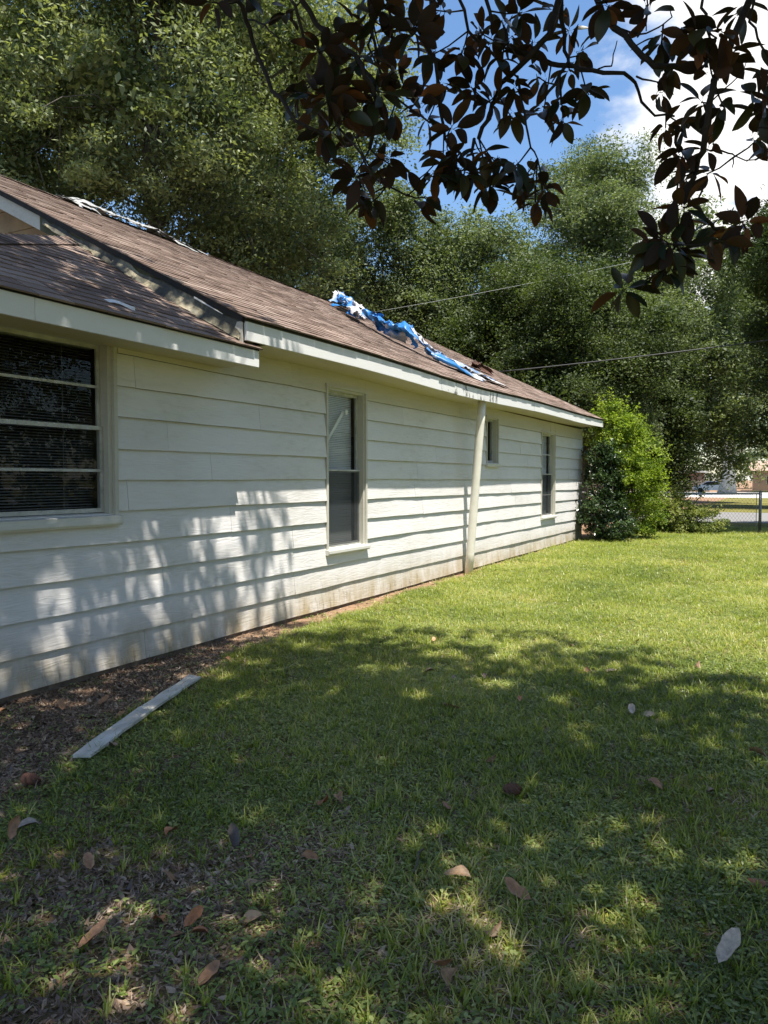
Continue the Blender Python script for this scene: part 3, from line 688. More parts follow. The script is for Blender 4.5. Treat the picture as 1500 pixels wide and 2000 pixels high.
# tarps on the roof
m, t, b, o_ = mat('blue_tarp'); a = attr(t, 'silver'); n = noise(t, 30, 4, .6, geo(t))
c = mix(t, a, (.022, .16, .42), (.50, .49, .48)); c = mix(t, .6, c, ramp(t, n.outputs['Fac'], [(.3, (.6, .6, .62)), (.7, (1.2, 1.2, 1.2))]).outputs[0], 'MULTIPLY')
L_(t, c, b.inputs['Base Color']); b.inputs['Roughness'].default_value = .38; M['tarp'] = m
M['tarp_grey'] = simple('weathered_tarp', (.30, .30, .29), .6, 14, .5)
def tarp(name, path, width, height, seed, m, silver, nx=260, nz=30, tear=.74):
    P = np.array(path, float); seg = np.r_[0, np.cumsum(np.linalg.norm(np.diff(P[:, :2], axis=0), axis=1))]; tt = np.linspace(0, seg[-1], nx)
    X = np.interp(tt, seg, P[:, 0]); Y = np.interp(tt, seg, P[:, 1]); Hh = np.interp(tt, seg, P[:, 2])
    tx, ty = np.gradient(X), np.gradient(Y); ln = np.hypot(tx, ty); nxv, nyv = -ty / ln, tx / ln
    v = np.linspace(-1, 1, nz); U = tt[:, None] * np.ones(nz)[None]; VV = v[None] * np.ones(nx)[:, None]
    fold = fbm(U * 2.6, VV * 1.2 + 5, seed, 5); f2 = fbm(U * 7 + VV * 2, VV * 3.5, seed + 3, 3); f3 = 1 - np.abs(2 * vnoise(U * 3.2 + VV * 1.4, VV * 2.2, seed + 9) - 1)
    wd = width * (.6 + .8 * vnoise(tt * 1.3, 0 * tt, seed + 6))[:, None] * np.clip(Hh * 3 + .35, 0, 1.2)[:, None]
    off = VV * wd + .18 * (fbm(U * 1.7, VV, seed + 12, 3) - .5) + .10 * np.sin(VV * 9 + U * 3)
    x = X[:, None] + nxv[:, None] * off + tx[:, None] / ln[:, None] * .16 * (f2 - .5); y = Y[:, None] + nyv[:, None] * off + .16 * (f2 - .5)
    f4 = 1 - np.abs(2 * vnoise(U * 8 + VV * 3, VV * 5 - U * 2, seed + 31) - 1)
    h = Hh[:, None] * height * (.05 + .85 * fold + .55 * f3 * (1 - .4 * np.abs(VV)) + .42 * f4) * (1 - VV ** 4 * .85)
    z = np.vectorize(roofz)(np.maximum(x, RX), y) - np.maximum(RX - x, 0) * SL + .02 + np.maximum(h, .0)
    sv = np.clip((fbm(U * 1.3, VV * 1.5, seed + 20, 4) - silver) * 14, 0, 1)
    V = np.stack([x, y, z], -1).reshape(-1, 3)
    F = grid_faces(nz, nx)
    # torn edges and holes
    rag = (fbm(U * 3.1, VV * 2.3 + 2, seed + 44, 4)[:-1, :-1] + .22 * np.abs(VV[:-1, :-1]) ** 3).ravel() > tear
    return link(name, fast_mesh(name, V, 4, {'silver': ('POINT', sv.ravel())}, True, F[~rag]), None, m)
o = tarp('blue_tarp', [(-4.62, 16.5, .9), (-3.9, 15.0, 1.1), (-3.0, 13.9, 1.05), (-2.25, 13.1, 1.0), (-1.65, 12.75, 1.0), (-1.25, 12.85, 1.15), (-.85, 12.85, .85), (-.45, 13.0, .55), (-.25, 13.5, .4), (-.02, 14.1, .28), (.0, 14.7, .1)], .19, .27, 5, M['tarp'], .50, 420, 40, .63)
tag(o, 'crumpled blue tarp with silver underside lying down the shingle roof', 'tarp')
o = tarp('weathered_tarp', [(-4.93, 8.35, .5), (-4.9, 8.9, .9), (-4.88, 9.5, .8), (-4.86, 10.2, .9), (-4.9, 10.9, .5), (-4.93, 11.5, .3)], .15, .10, 33, M['tarp_grey'], 9, 180, 18, .58)
tag(o, 'pale shredded strip of old tarp along the roof ridge', 'tarp')
o = tarp('rusty_scrap', [(-1.22, 16.3, .4), (-1.25, 16.7, .8), (-1.15, 17.2, .4)], .07, .22, 61, M['rust'], 9, 40, 8)
tag(o, 'small rust red scrap lying on the roof below the ridge', 'scrap')
mb = MB(); n_ = 8
for i in range(n_):
    a = i / n_; c = (i + 1) / n_; f = lambda q: (.27 + .05 * q, 4.48 + .24 * q, wingz(.27 + .05 * q) + .012 + .03 * math.sin(q * 3.1) * (1 - q))
    p, q = Vector(f(a)), Vector(f(c)); mb.quad(p, q, q + Vector((-.05 * (1 - c) - .012, .01, .035)), p + Vector((-.05 * (1 - a) - .012, .01, .035)))
tag(mb.build('paper_scrap', M['fascia']), 'curled white scrap resting on the lower wing roof by the eaves', 'scrap')

# plank on the ground
m, t, b, o_ = mat('old_plank'); n1 = noise(t, 5, 5, .6, geo(t, (1.5, .5, 1))); n2 = noise(t, 50, 4, .7, geo(t, (1, .35, 1)))
c = ramp(t, n1.outputs['Fac'], [(.3, (.40, .37, .31)), (.6, (.62, .60, .54))]).outputs[0]; c = mix(t, ramp(t, n2.outputs['Fac'], [(.60, 0), (.70, .85)]).outputs[0], c, (.10, .08, .06)); L_(t, c, b.inputs['Base Color']); b.inputs['Roughness'].default_value = .75; bump(t, b, n2.outputs['Fac'], .5, .004); M['plank'] = m
a, c = Vector((1.505, 3.10, .045)), Vector((.83, 4.835, .05)); dr = (c - a).normalized(); sdv = dr.cross(Vector((0, 0, 1))).normalized()
PK = empty('plank', a); tag(PK, 'weathered white plank with a split end lying on bare soil by the wall', 'plank')
def board(s0, s1, w0, w1, name):
    mb = MB(); n = 7; L = (c - a).length
    for i in range(n):
        u0 = s0 + (s1 - s0) * i / n; u1 = s0 + (s1 - s0) * (i + 1) / n
        q = lambda u, w_, z: dr * (u * L) + sdv * w_ + Vector((0, 0, z + .010 * math.sin(u * 4) + .004 * math.sin(u * 23 + w_ * 40)))
        mb.hexa([q(u0, w0, -.014), q(u0, w1, -.014), q(u1, w1, -.014), q(u1, w0, -.014)], [q(u0, w0, .005), q(u0, w1, .005), q(u1, w1, .005), q(u1, w0, .005)])
    return mb.build(name, M['plank'], PK)
board(0, .82, -.056, .056, 'board'); board(.821, 1.0, -.056, -.004, 'split_piece'); board(.821, .985, .004, .054, 'split_piece')

# ================================================================== TREES
def leaf_quads(P, L, Wd, up=.5, droop=.25, seed=0, tone=None):
    r = np.random.default_rng(seed); n = len(P)
    a = r.normal(size=(n, 3)); a[:, 2] = a[:, 2] * .7 - droop; a = unit(a)
    nn = r.normal(size=(n, 3)); nn[:, 2] = np.abs(nn[:, 2]) + up; nn = nn - (nn * a).sum(1, keepdims=True) * a; nn = unit(nn)
    s = np.cross(a, nn); l = L * r.uniform(.65, 1.25, (n, 1)); wd = Wd * r.uniform(.75, 1.2, (n, 1))
    b0 = P - a * l * .5; mid = P - a * l * .03
    V = np.stack([b0, mid + s * wd * .5 + nn * wd * .12, P + a * l * .5, mid - s * wd * .5 + nn * wd * .12], 1).reshape(-1, 3)
    t = r.uniform(0, 1, n) if tone is None else np.clip(tone + r.normal(0, .2, n), 0, 1)
    return V, t
def crown_points(lobes, nclump, nleaf, rc, seed, shell=.42, flat=.65, keepbelow=None):
    r = np.random.default_rng(seed); lb = np.array(lobes, float)
    wgt = lb[:, 3] ** 2 * lb[:, 4]; k = r.choice(len(lb), nclump, p=wgt / wgt.sum())
    d = unit(r.normal(size=(nclump, 3))); rad = shell + (1 - shell) * r.random(nclump) ** .6
    C_ = lb[k, :3] + d * rad[:, None] * np.stack([lb[k, 3], lb[k, 3], lb[k, 4]], 1)
    n_ = r.poisson(nleaf * r.uniform(.45, 1.6, nclump)); idx = np.repeat(np.arange(nclump), n_)
    # leaves sit along a few short twigs of each clump, so the clump is ragged
    ntw = 5; tw = unit(r.normal(size=(nclump, ntw, 3)) * np.array([1, 1, .6])); ti = r.integers(0, ntw, len(idx)); s = r.random(len(idx)) ** .75
    rr = rc * r.uniform(.7, 1.35, nclump)
    P = C_[idx] + tw[idx, ti] * (s * rr[idx])[:, None] + r.normal(size=(len(idx), 3)) * (rc * .17) * np.array([1, 1, flat])
    puff = r.random(len(idx)) < .62                    # most leaves fill a flattened puff, the rest ride on the twigs
    d2 = unit(r.normal(size=(len(idx), 3))); q = d2 * (r.random(len(idx)) ** .45)[:, None] * (rr[idx] * .85)[:, None] * np.array([1, 1, .5]); q[:, 2] -= .22 * rc * (q[:, 0] ** 2 + q[:, 1] ** 2) / (rc * rc)
    P = np.where(puff[:, None], C_[idx] + q, P)
    tone = r.uniform(.05, .95, nclump)[idx]
    return C_, P, tone
def limb(p, q, r0, r1, wob, r, n=6):
    p, q = np.array(p, float), np.array(q, float); d = q - p; ln = np.linalg.norm(d)
    t = np.linspace(0, 1, n); pts = p + d * t[:, None]; pts[:, 2] += np.sin(t * np.pi) * ln * .08
    pts[1:-1] += r.normal(size=(n - 2, 3)) * wob * ln * .05
    return pts, r0 + (r1 - r0) * t
def tree(name, label, base, lobes, m, leaf=(.12, .05), nclump=300, nleaf=120, rc=.9, seed=1, tr=.28, trunk_top=None, bark='bark', shell=.42, droop=.25, group='trees behind the house', twigs=60, cat='tree', cull=True):
    r = np.random.default_rng(seed + 100)
    T = empty(name, base); tag(T, label, cat, group)
    B = np.array(base, float); lb = np.array(lobes, float) - np.array([*B, 0, 0])
    C_, P, tone = crown_points(lb, nclump, nleaf, rc, seed, shell)
    keep = in_view(P + B, .35) | (not cull); P = P[keep]; tone = tone[keep]
    V, t = leaf_quads(P, leaf[0], leaf[1], seed=seed, droop=droop, tone=tone)
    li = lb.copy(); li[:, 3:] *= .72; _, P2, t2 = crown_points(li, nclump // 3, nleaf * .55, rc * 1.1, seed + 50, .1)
    k2 = in_view(P2 + B, .35) | (not cull); V2, t2 = leaf_quads(P2[k2], leaf[0] * 1.7, leaf[1] * 2.1, seed=seed + 51, droop=droop, tone=t2[k2] * .6)   # larger, darker inner leaves added so the crown reads as a dense mass
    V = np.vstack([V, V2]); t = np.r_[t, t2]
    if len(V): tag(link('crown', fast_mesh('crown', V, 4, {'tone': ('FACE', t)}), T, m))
    mb = MB(); top = trunk_top or lb[:, 2].max() * .8
    tx, ty = (lb[:, 0] * lb[:, 3]).sum() / lb[:, 3].sum() * .6, (lb[:, 1] * lb[:, 3]).sum() / lb[:, 3].sum() * .6
    zs = np.linspace(-.1, top, 9); tp = np.stack([tx * (zs / top) ** 1.5 + .25 * np.sin(zs * .5 + seed), ty * (zs / top) ** 1.5 + .25 * np.cos(zs * .43 + seed), zs], 1); tp[0] = tp[1] * [0, 0, 0] + [0, 0, -.1]
    rad = tr * (1 - .8 * zs / top); rad[0] = tr * 1.45; rad[-1] = tr * .15
    mb.tube(tp, rad, 10); T['_'] = 0; del T['_']
    tk = mb.build('trunk', M[bark], T, True)
    mb = MB()
    for l in lb:
        i = int(np.clip(np.searchsorted(zs, l[2] * .55), 2, 7)); pts, rd = limb(tp[i], l[:3], tr * .42 * (1 - .6 * zs[i] / top), tr * .1, 1.3, r); mb.tube(pts, rd, 6)
        near = C_[np.argsort(((C_ - l[:3]) ** 2).sum(1))[:200]]
        for c in near[r.permutation(len(near))[:max(2, twigs // len(lb))]]:
            j = r.integers(2, 6); pts2, rd2 = limb(pts[j], c, max(.014, rd[j] * .5), .010, 1.6, r, 5); mb.tube(pts2, rd2, 4, False)
    mb.build('branches', M[bark], T, True)
    return T
def lobe_set(cx, cy, zlo, zhi, R, n, seed, lean=(0, 0)):
    """n overlapping leaf masses that fill a broad crown"""
    r = np.random.default_rng(seed); out = []
    for i in range(n):
        f = (i + .5) / n; z = zlo + (zhi - zlo) * f; env = R * (math.sin(math.pi * (.16 + .71 * f)) ** .7)
        a = i * 2.4 + r.uniform(-.5, .5); d = env * r.uniform(.25, .72)
        out.append((cx + d * math.cos(a) + lean[0] * f, cy + d * math.sin(a) + lean[1] * f, z, env * r.uniform(.42, .62), (zhi - zlo) / n * r.uniform(1.0, 1.7) + .6))
    return out
tree('oak_tree', 'tall spreading oak with forked trunk right behind the near end of the house', (-11.3, 16.4, 0), lobe_set(-11.3, 16.2, 5.2, 22.5, 6.6, 18, 2), M['oak'], (.14, .058), 900, 230, .85, 3, .34, twigs=260)
tree('oak_tree', 'leafy oak at the left edge of the photo, partly out of frame behind the wing', (-20, 16.0, 0), lobe_set(-19.5, 16.0, 6, 24, 6.5, 14, 12), M['oak'], (.155, .065), 560, 190, .95, 13, .36, twigs=120)
tree('oak_tree', 'oak with drooping grey green foliage between the tall forked oak and the sky gap', (-13.0, 25.4, 0), lobe_set(-13.3, 25.2, 5.0, 21.5, 5.3, 14, 22), M['oak_grey'], (.165, .07), 620, 170, .95, 23, .32, twigs=140)
tree('oak_tree', 'thin crowned tree with sky showing through, above the middle of the roof ridge', (-13.2, 33.5, 0), lobe_set(-13.2, 33.5, 4, 15.6, 4.9, 12, 32), M['oak_grey'], (.15, .068), 520, 170, 1.0, 33, .26, twigs=150)
tree('oak_tree', 'round dense dark green tree standing above the blue tarp', (-8.6, 37.8, 0), lobe_set(-8.6, 37.8, 3.5, 14.6, 5.2, 13, 42), M['oak_grey'], (.15, .066), 620, 190, 1.05, 43, .3)
tree('oak_tree', 'tall hazy grey green tree with feathery top under the white clouds', (-6.0, 46.1, 0), lobe_set(-6.0, 46.1, 4, 20.6, 6.2, 15, 52, (.8, 0)), M['oak_grey'], (.17, .075), 760, 200, 1.15, 53, .34, twigs=110)
tree('oak_tree', 'lower tree behind the magnolia spray with its ragged top against the clouds', (-4.6, 59, 0), lobe_set(-1.0, 59, 3, 19.5, 6.2, 13, 62), M['oak_grey'], (.27, .11), 440, 100, 1.4, 63, .34)
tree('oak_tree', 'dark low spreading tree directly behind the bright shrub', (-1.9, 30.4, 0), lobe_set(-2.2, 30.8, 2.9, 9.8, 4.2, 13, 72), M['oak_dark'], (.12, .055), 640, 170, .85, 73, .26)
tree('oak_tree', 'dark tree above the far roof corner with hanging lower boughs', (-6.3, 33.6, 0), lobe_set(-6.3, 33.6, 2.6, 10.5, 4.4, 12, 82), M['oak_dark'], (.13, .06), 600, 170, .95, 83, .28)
tree('oak_tree', 'broad far tree seen between the thin crowned tree and the dense dark one', (-17.0, 47, 0), lobe_set(-17, 47, 3, 17.5, 6.5, 12, 92), M['oak'], (.24, .10), 400, 110, 1.3, 93, .32)
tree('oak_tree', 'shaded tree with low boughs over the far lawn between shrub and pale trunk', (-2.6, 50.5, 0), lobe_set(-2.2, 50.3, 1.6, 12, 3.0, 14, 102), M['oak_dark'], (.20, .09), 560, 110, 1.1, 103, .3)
tree('pale_trunk_tree', 'big tree with peeling pale trunk on the far side of the lawn', (-1.25, 92.9, 0), lobe_set(-1.0, 92.9, 5.5, 22, 7.5, 11, 112), M['oak'], (.42, .2), 300, 110, 1.6, 113, .74, bark='pale_bark', group=None, twigs=40)
tree('cedar_tree', 'dark cedar with drooping sprays at the right edge of the photo', (7.9, 28.2, 0), lobe_set(7.6, 28.0, 3.4, 14.2, 4.3, 16, 122, (-.3, 0)), M['cedar'], (.20, .045), 900, 150, .75, 123, .30, group=None, droop=.5, twigs=100)
tree('oak_tree', 'shaded tree past the fence post with dark foliage hanging above the driveway', (6.6, 50, 0), lobe_set(6.4, 50, 3.4, 15, 5.2, 12, 132), M['oak_dark'], (.22, .1), 480, 100, 1.1, 133, .3)
tree('oak_tree', 'pale green distant tree at the far street behind the trunk', (8, 112, 0), lobe_set(8, 112, 4, 17, 8, 10, 142), M['oak'], (.5, .24), 220, 90, 2.0, 143, .4)
# the trees across the yard to the right of the frame: the panes mirror them and they screen the low sky
tree('oak_tree', 'big oak across the yard mirrored in the dark window panes', (19.5, 7.5, 0), lobe_set(19.5, 7.5, 2.5, 14.5, 5.6, 12, 152), M['oak'], (.2, .09), 420, 75, 1.2, 153, .34, group=None, cull=False)
tree('oak_tree', 'second oak across the yard mirrored in the tall window panes', (22, 19, 0), lobe_set(22, 19, 2.5, 15, 6.2, 12, 162), M['oak'], (.2, .09), 420, 75, 1.2, 163, .34, group=None, cull=False)
tree('oak_tree', 'oak behind the photographer mirrored in the window glass', (19, -7, 0), lobe_set(19, -7, 2.5, 14, 6, 12, 172), M['oak'], (.2, .09), 420, 75, 1.2, 173, .34, group=None, cull=False)
# far woods behind everything
Lw = []; r_ = np.random.default_rng(5)
for i in range(34):
    x = -95 + i * 4.6; y = 92 + 40 * (x < -12) * 0 + r_.uniform(-6, 6) - .35 * abs(x + 15); zt = r_.uniform(9, 15)
    if x > -14: y = 150 + r_.uniform(-8, 8)
    Lw += [(x, y, zt * .35, 4.2, zt * .36), (x + 1.5, y + 1, zt * .72, 3.4, zt * .3)]
for i in range(26):  # unseen row at the right, added to block the ground mirrored in the panes
    y = -30 + i * 4.0; zt = r_.uniform(6, 10); Lw += [(33 + r_.uniform(-2, 2), y, zt * .4, 3.6, zt * .45)]
_, P, tone = crown_points(Lw, 1700, 60, 1.7, 205, .5); keep = in_view(P, .3) | (P[:, 0] > 25); V, t_ = leaf_quads(P[keep], .55, .28, seed=206, tone=tone[keep])
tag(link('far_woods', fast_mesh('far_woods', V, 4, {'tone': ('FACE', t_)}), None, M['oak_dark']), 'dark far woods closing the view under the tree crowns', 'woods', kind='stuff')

# ------------------------------------------------------------------ shrubs
def shrub(name, label, base, lobes, m, leaf, nclump, nleaf, rc, seed, stems=14, shell=.55, up=.5, spikes=0, cat='shrub', group=None):
    T = empty(name, base); tag(T, label, cat, group); B = np.array(base, float); lb = np.array(lobes, float); r = np.random.default_rng(seed)
    C_, P, tone = crown_points(lb, nclump, nleaf, rc, seed, shell); ok = P[:, 2] > .02; P, tone = P[ok], tone[ok]
    mb = MB()
    if spikes:                                   # young shoots that stick out past the body
        for _ in range(spikes):
            l = lb[r.integers(0, len(lb))]; d = unit(r.normal(size=3) * [1, 1, .8] + [.15, -.1, .55]); p = l[:3] + d * np.array([l[3], l[3], l[4]]) * .8; ln = r.uniform(.25, .6); q = p + unit(d + [0, 0, .4]) * ln
            k = 26; tt = r.random(k)[:, None]; P = np.vstack([P, p + (q - p) * tt + r.normal(size=(k, 3)) * .035]); tone = np.r_[tone, np.full(k, .85)]
            mb.tube([p, (p + q) / 2 + r.normal(size=3) * .02, q], [.006, .005, .003], 4, False)
    V, t = leaf_quads(P, leaf[0], leaf[1], up, .05, seed, tone)
    link('foliage', fast_mesh('foliage', V, 4, {'tone': ('FACE', t)}), T, m)
    for i in range(stems):
        l = lb[r.integers(0, len(lb))]; p0 = np.array([*(r.normal(size=2) * .12), -.02]); pts, rd = limb(p0, l[:3] + r.normal(size=3) * .2, .022, .008, 1.2, r); mb.tube(pts, rd, 5, False)
    mb.build('stems', M['bark'], T, True); return T
shrub('bright_shrub', 'tall sunlit yellow green shrub at the far corner of the house', (1.0, 22.0, 0), [(-.05, .1, 2.3, .85, 1.0), (.25, -.1, 1.5, .85, .9), (-.25, .3, 3.1, .62, .7), (.45, .1, .8, .7, .75), (.05, .2, 2.9, .6, .6), (-.45, .2, 3.35, .4, .5), (.55, .0, 2.1, .55, .6)], M['privet'], (.085, .040), 300, 90, .30, 301, spikes=60)
shrub('dark_shrub', 'dark glossy shrub crouching below the bright one against the house corner', (.72, 20.9, 0), [(0, .1, .75, .62, .75), (.25, -.1, .45, .55, .5), (-.1, .25, 1.45, .5, .7), (.1, .3, 2.0, .42, .55), (-.25, .3, 2.3, .35, .6)], M['camellia'], (.085, .042), 210, 80, .24, 311, spikes=18)
shrub('low_bush', 'sprawling low bush with thin reddish sprigs in front of the chain link fence', (2.0, 25.3, 0), [(-.6, 0, .5, .75, .62), (.1, -.1, .5, .8, .58), (.85, 0, .36, .7, .42), (-1.1, .1, .65, .6, .7), (-.3, .2, .9, .55, .45), (.3, .2, .85, .4, .35)], M['sprig'], (.085, .042), 200, 70, .28, 321, spikes=80, shell=.4)

# ------------------------------------------------------------------ fence
FN = empty('chain_link_fence', (0, 26.4, 0)); tag(FN, 'grey chain link fence with a stout end post running behind the low bush', 'fence')
fz = 1.24; FY = 0.0; X0, X1 = -9.0, 4.30
MB().tube([(X1, FY, -.1), (X1, FY, fz + .05)], .044, 14).tube([(X1, FY, fz + .05), (X1, FY, fz + .075)], [.048, .020], 14).build('end_post', M['steel'], FN, True)
for x in (1.2, -1.9, -5.0, -8.1): MB().tube([(x, FY, -.1), (x, FY, fz)], .026, 10).build('line_post', M['steel'], FN, True)
mb = MB(); mb.tube([(X0, FY, fz - .01), (-2, FY, fz - .02), (1.5, FY, fz - .012), (X1 - .03, FY, fz - .01)], .021, 10); mb.build('top_rail', M['rail'], FN, True)
MB().box(X1 - .115, X1 - .095, FY - .008, FY + .008, .05, fz).build('tension_bar', M['steel'], FN)
mb = MB(); p = .10; H_ = fz - .08; n = int((X1 - X0) / p) + 14
for i in range(n):
    for sgn in (1, -1):
        xs = X0 + i * p - (0 if sgn > 0 else 0); a0 = xs if sgn > 0 else xs; 
        pts = []; x_a, z_a = xs, .04; x_b, z_b = xs + sgn * H_ * .72, .04 + H_
        lo, hi = X0, X1 - .10
        def clip(xa, za, xb, zb):
            t0, t1 = 0., 1.
            for lim, s in ((lo, 1), (hi, -1)):
                fa, fb = s * (xa - lim), s * (xb - lim)
                if fa < 0 and fb < 0: return None
                if fa < 0: t0 = max(t0, fa / (fa - fb))
                if fb < 0: t1 = min(t1, fa / (fa - fb))
            return (xa + (xb - xa) * t0, za + (zb - za) * t0, xa + (xb - xa) * t1, za + (zb - za) * t1) if t1 > t0 else None
        q = clip(x_a, z_a, x_b, z_b)
        if q: mb.tube([(q[0], FY + .003 * sgn, q[1]), (q[2], FY + .003 * sgn, q[3])], .0028, 3, False)
tag(mb.build('wire_mesh', M['steel'], FN), kind='stuff')

# ------------------------------------------------------------------ overhead lines
def line(label, p, q, sagm, r, m):
    pts = [Vector(p).lerp(Vector(q), t) - Vector((0, 0, 4 * sagm * t * (1 - t))) for t in np.linspace(0, 1, 25)]
    tag(MB().tube(pts, r, 5).build('overhead_cable', M[m], None, True), label, 'cable', 'overhead lines')
line('thick black service cable leaving the roof toward the right', (-3.2, 22.6, 4.95), (20.0, 31.0, 8.3), .35, .020, 'cable')
line('thin pale wire crossing in front of the dense dark tree', (-16, 27.0, 8.1), (22, 33, 13.9), .9, .008, 'wire')
line('upper thin wire faint against the white clouds', (-14, 34.0, 13.2), (26, 36, 19.5), .9, .006, 'cable')

# ------------------------------------------------------------------ across the street
BD = empty('brown_building', (-15.5, 116, 0)); tag(BD, 'low brownish building with a pale flat roof far behind the low bush', 'building')
MB().box(-9, 9, 0, 8, 0, 2.6).build('wall', simple('brick_brown', (.22, .16, .13), .9, 6, .2), BD); MB().box(-9.5, 9.5, -.6, 8.5, 2.61, 2.85).build('roof', simple('pale_roof', (.55, .55, .55), .7), BD)
for x in (-5, 0, 5): f = MB().box(x - .7, x + .7, -.05, .05, .9, 2.0).build('window', M['trim'], BD); MB().box(x - .6, x + .6, -.08, -.055, 1.0, 1.9).build('pane', M['dark'], f)
BF = empty('board_fence', (-11.0, 110, 0)); tag(BF, 'weathered wooden board fence in front of the brown building', 'fence')
wd = simple('grey_boards', (.24, .21, .17), .9, 5, .3); me = MB().box(-.14, .14, -.012, .012, 0, 1.5).mesh('board'); me.materials.append(wd)
for i in range(44): o = link('board', me, BF); o.location = (-7 + i * .31, 0, .02 * random.random())
MB().box(-7, 6.7, .015, .06, .35, .45).box(-7, 6.7, .015, .06, 1.1, 1.2).build('rail', wd, BF)
B2 = empty('pink_building', (4.5, 124, 0)); tag(B2, 'pale pinkish building far off at the right edge beyond the street', 'building')
MB().box(-4.5, 9, 0, 7, 0, 2.9).build('wall', simple('pink_wall', (.52, .36, .29), .9), B2)
mb = MB(); mb.hexa([(-5, -.6, 2.91), (9.5, -.6, 2.91), (9.5, 7.6, 2.91), (-5, 7.6, 2.91)], [(-5, 3.2, 4.4), (9.5, 3.2, 4.4), (9.5, 3.8, 4.4), (-5, 3.8, 4.4)]); mb.build('roof', simple('tan_roof', (.36, .26, .20), .9), B2)
for x in (-2, 2): f = MB().box(x - .7, x + .7, -.05, .05, 1.0, 2.2).build('window', M['fascia'], B2); MB().box(x - .6, x + .6, -.08, -.055, 1.1, 2.1).build('pane', M['dark'], f)
# white car parked across the street
CR = empty('parked_car', (-3.3, 101, 0), .03); tag(CR, 'white car parked across the street left of the pale trunk', 'car')
prof = [(-2.2, .35), (-2.25, .75), (-1.9, .92), (-1.45, .97), (-.75, 1.43), (.55, 1.46), (1.25, 1.0), (2.1, .86), (2.28, .6), (2.25, .35)]
mb = MB(); nn = len(prof); b0 = 0
for yy, k in ((-.85, .97), (-.78, 1.0), (.78, 1.0), (.85, .97)): mb.v += [(x, yy * (1 if z < 1.05 else .82), z * k if z > .5 else z) for x, z in prof]
for s in range(3):
    for i in range(nn): j = (i + 1) % nn; mb.f.append((s * nn + i, s * nn + j, (s + 1) * nn + j, (s + 1) * nn + i))
mb.f.append(tuple(range(nn))); mb.f.append(tuple(reversed(range(3 * nn, 4 * nn)))); mb.build('body', simple('white_car_paint', (.75, .75, .75), .3), CR)
MB().hexa([(-1.25, -.86, 1.0), (1.05, -.86, 1.0), (1.05, .86, 1.0), (-1.25, .86, 1.0)], [(-.72, -.73, 1.36), (.5, -.73, 1.36), (.5, .73, 1.36), (-.72, .73, 1.36)]).build('side_window', M['dark'], CR)
for x in (-1.4, 1.45):
    for y in (-.8, .8): MB().tube([(x, y - .1, .32), (x, y + .1, .32)], .32, 16).build('wheel', M['black'], CR)

# ================================================================== MAGNOLIA (over the camera)
MG = empty('magnolia_tree', (8.6, 2.6, 0)); tag(MG, 'magnolia whose dark leathery sprays hang down from the top of the photo', 'tree')
MGo = Vector((8.6, 2.6, 0))
mb = MB(); mb.tube([(0, 0, -.1), (.02, .02, .5), (-.05, .05, 2), (-.1, .1, 4), (-.05, 0, 7), (0, .1, 10.5)], [.34, .24, .21, .18, .12, .04], 14); mb.build('trunk', M['mag_bark'], MG, True)
def leaf_mesh(seed, fold, curl, wr):
    r = random.Random(seed); n = 7; V = []; F = []
    for i in range(n + 1):
        t = i / n; wdt = wr * (math.sin(math.pi * min(1, t ** .95)) ** .70); 
        if i == 0: wdt = .012
        if i == n: wdt = .004
        z = -curl * t * t; wv = .012 * math.sin(t * 9 + seed)
        V += [(t, -wdt, z + fold * wdt + wv), (t, 0, z), (t, wdt, z + fold * wdt - wv)]
    for i in range(n):
        a = i * 3; F += [(a, a + 3, a + 4, a + 1), (a + 1, a + 4, a + 5, a + 2)]
    if seed > 10: V = [(x + r.gauss(0, .012), y * (1 + r.gauss(0, .10)) + .06 * math.sin(x * 2.6 + seed), z + r.gauss(0, .022)) for x, y, z in V]
    V += [(-.14, -.010, .0), (-.14, .010, 0)]; F.append((len(V) - 2, 0, 2, len(V) - 1))
    me = bpy.data.meshes.new('leaf'); me.from_pydata(V, [], F); me.polygons.foreach_set('use_smooth', [True] * len(F)); me.update(); return me
LM = [leaf_mesh(1, .30, .10, .235), leaf_mesh(2, .45, .20, .22), leaf_mesh(3, .22, .28, .25), leaf_mesh(4, .55, .05, .21)]
for me in LM: me.materials.append(M['magleaf'])
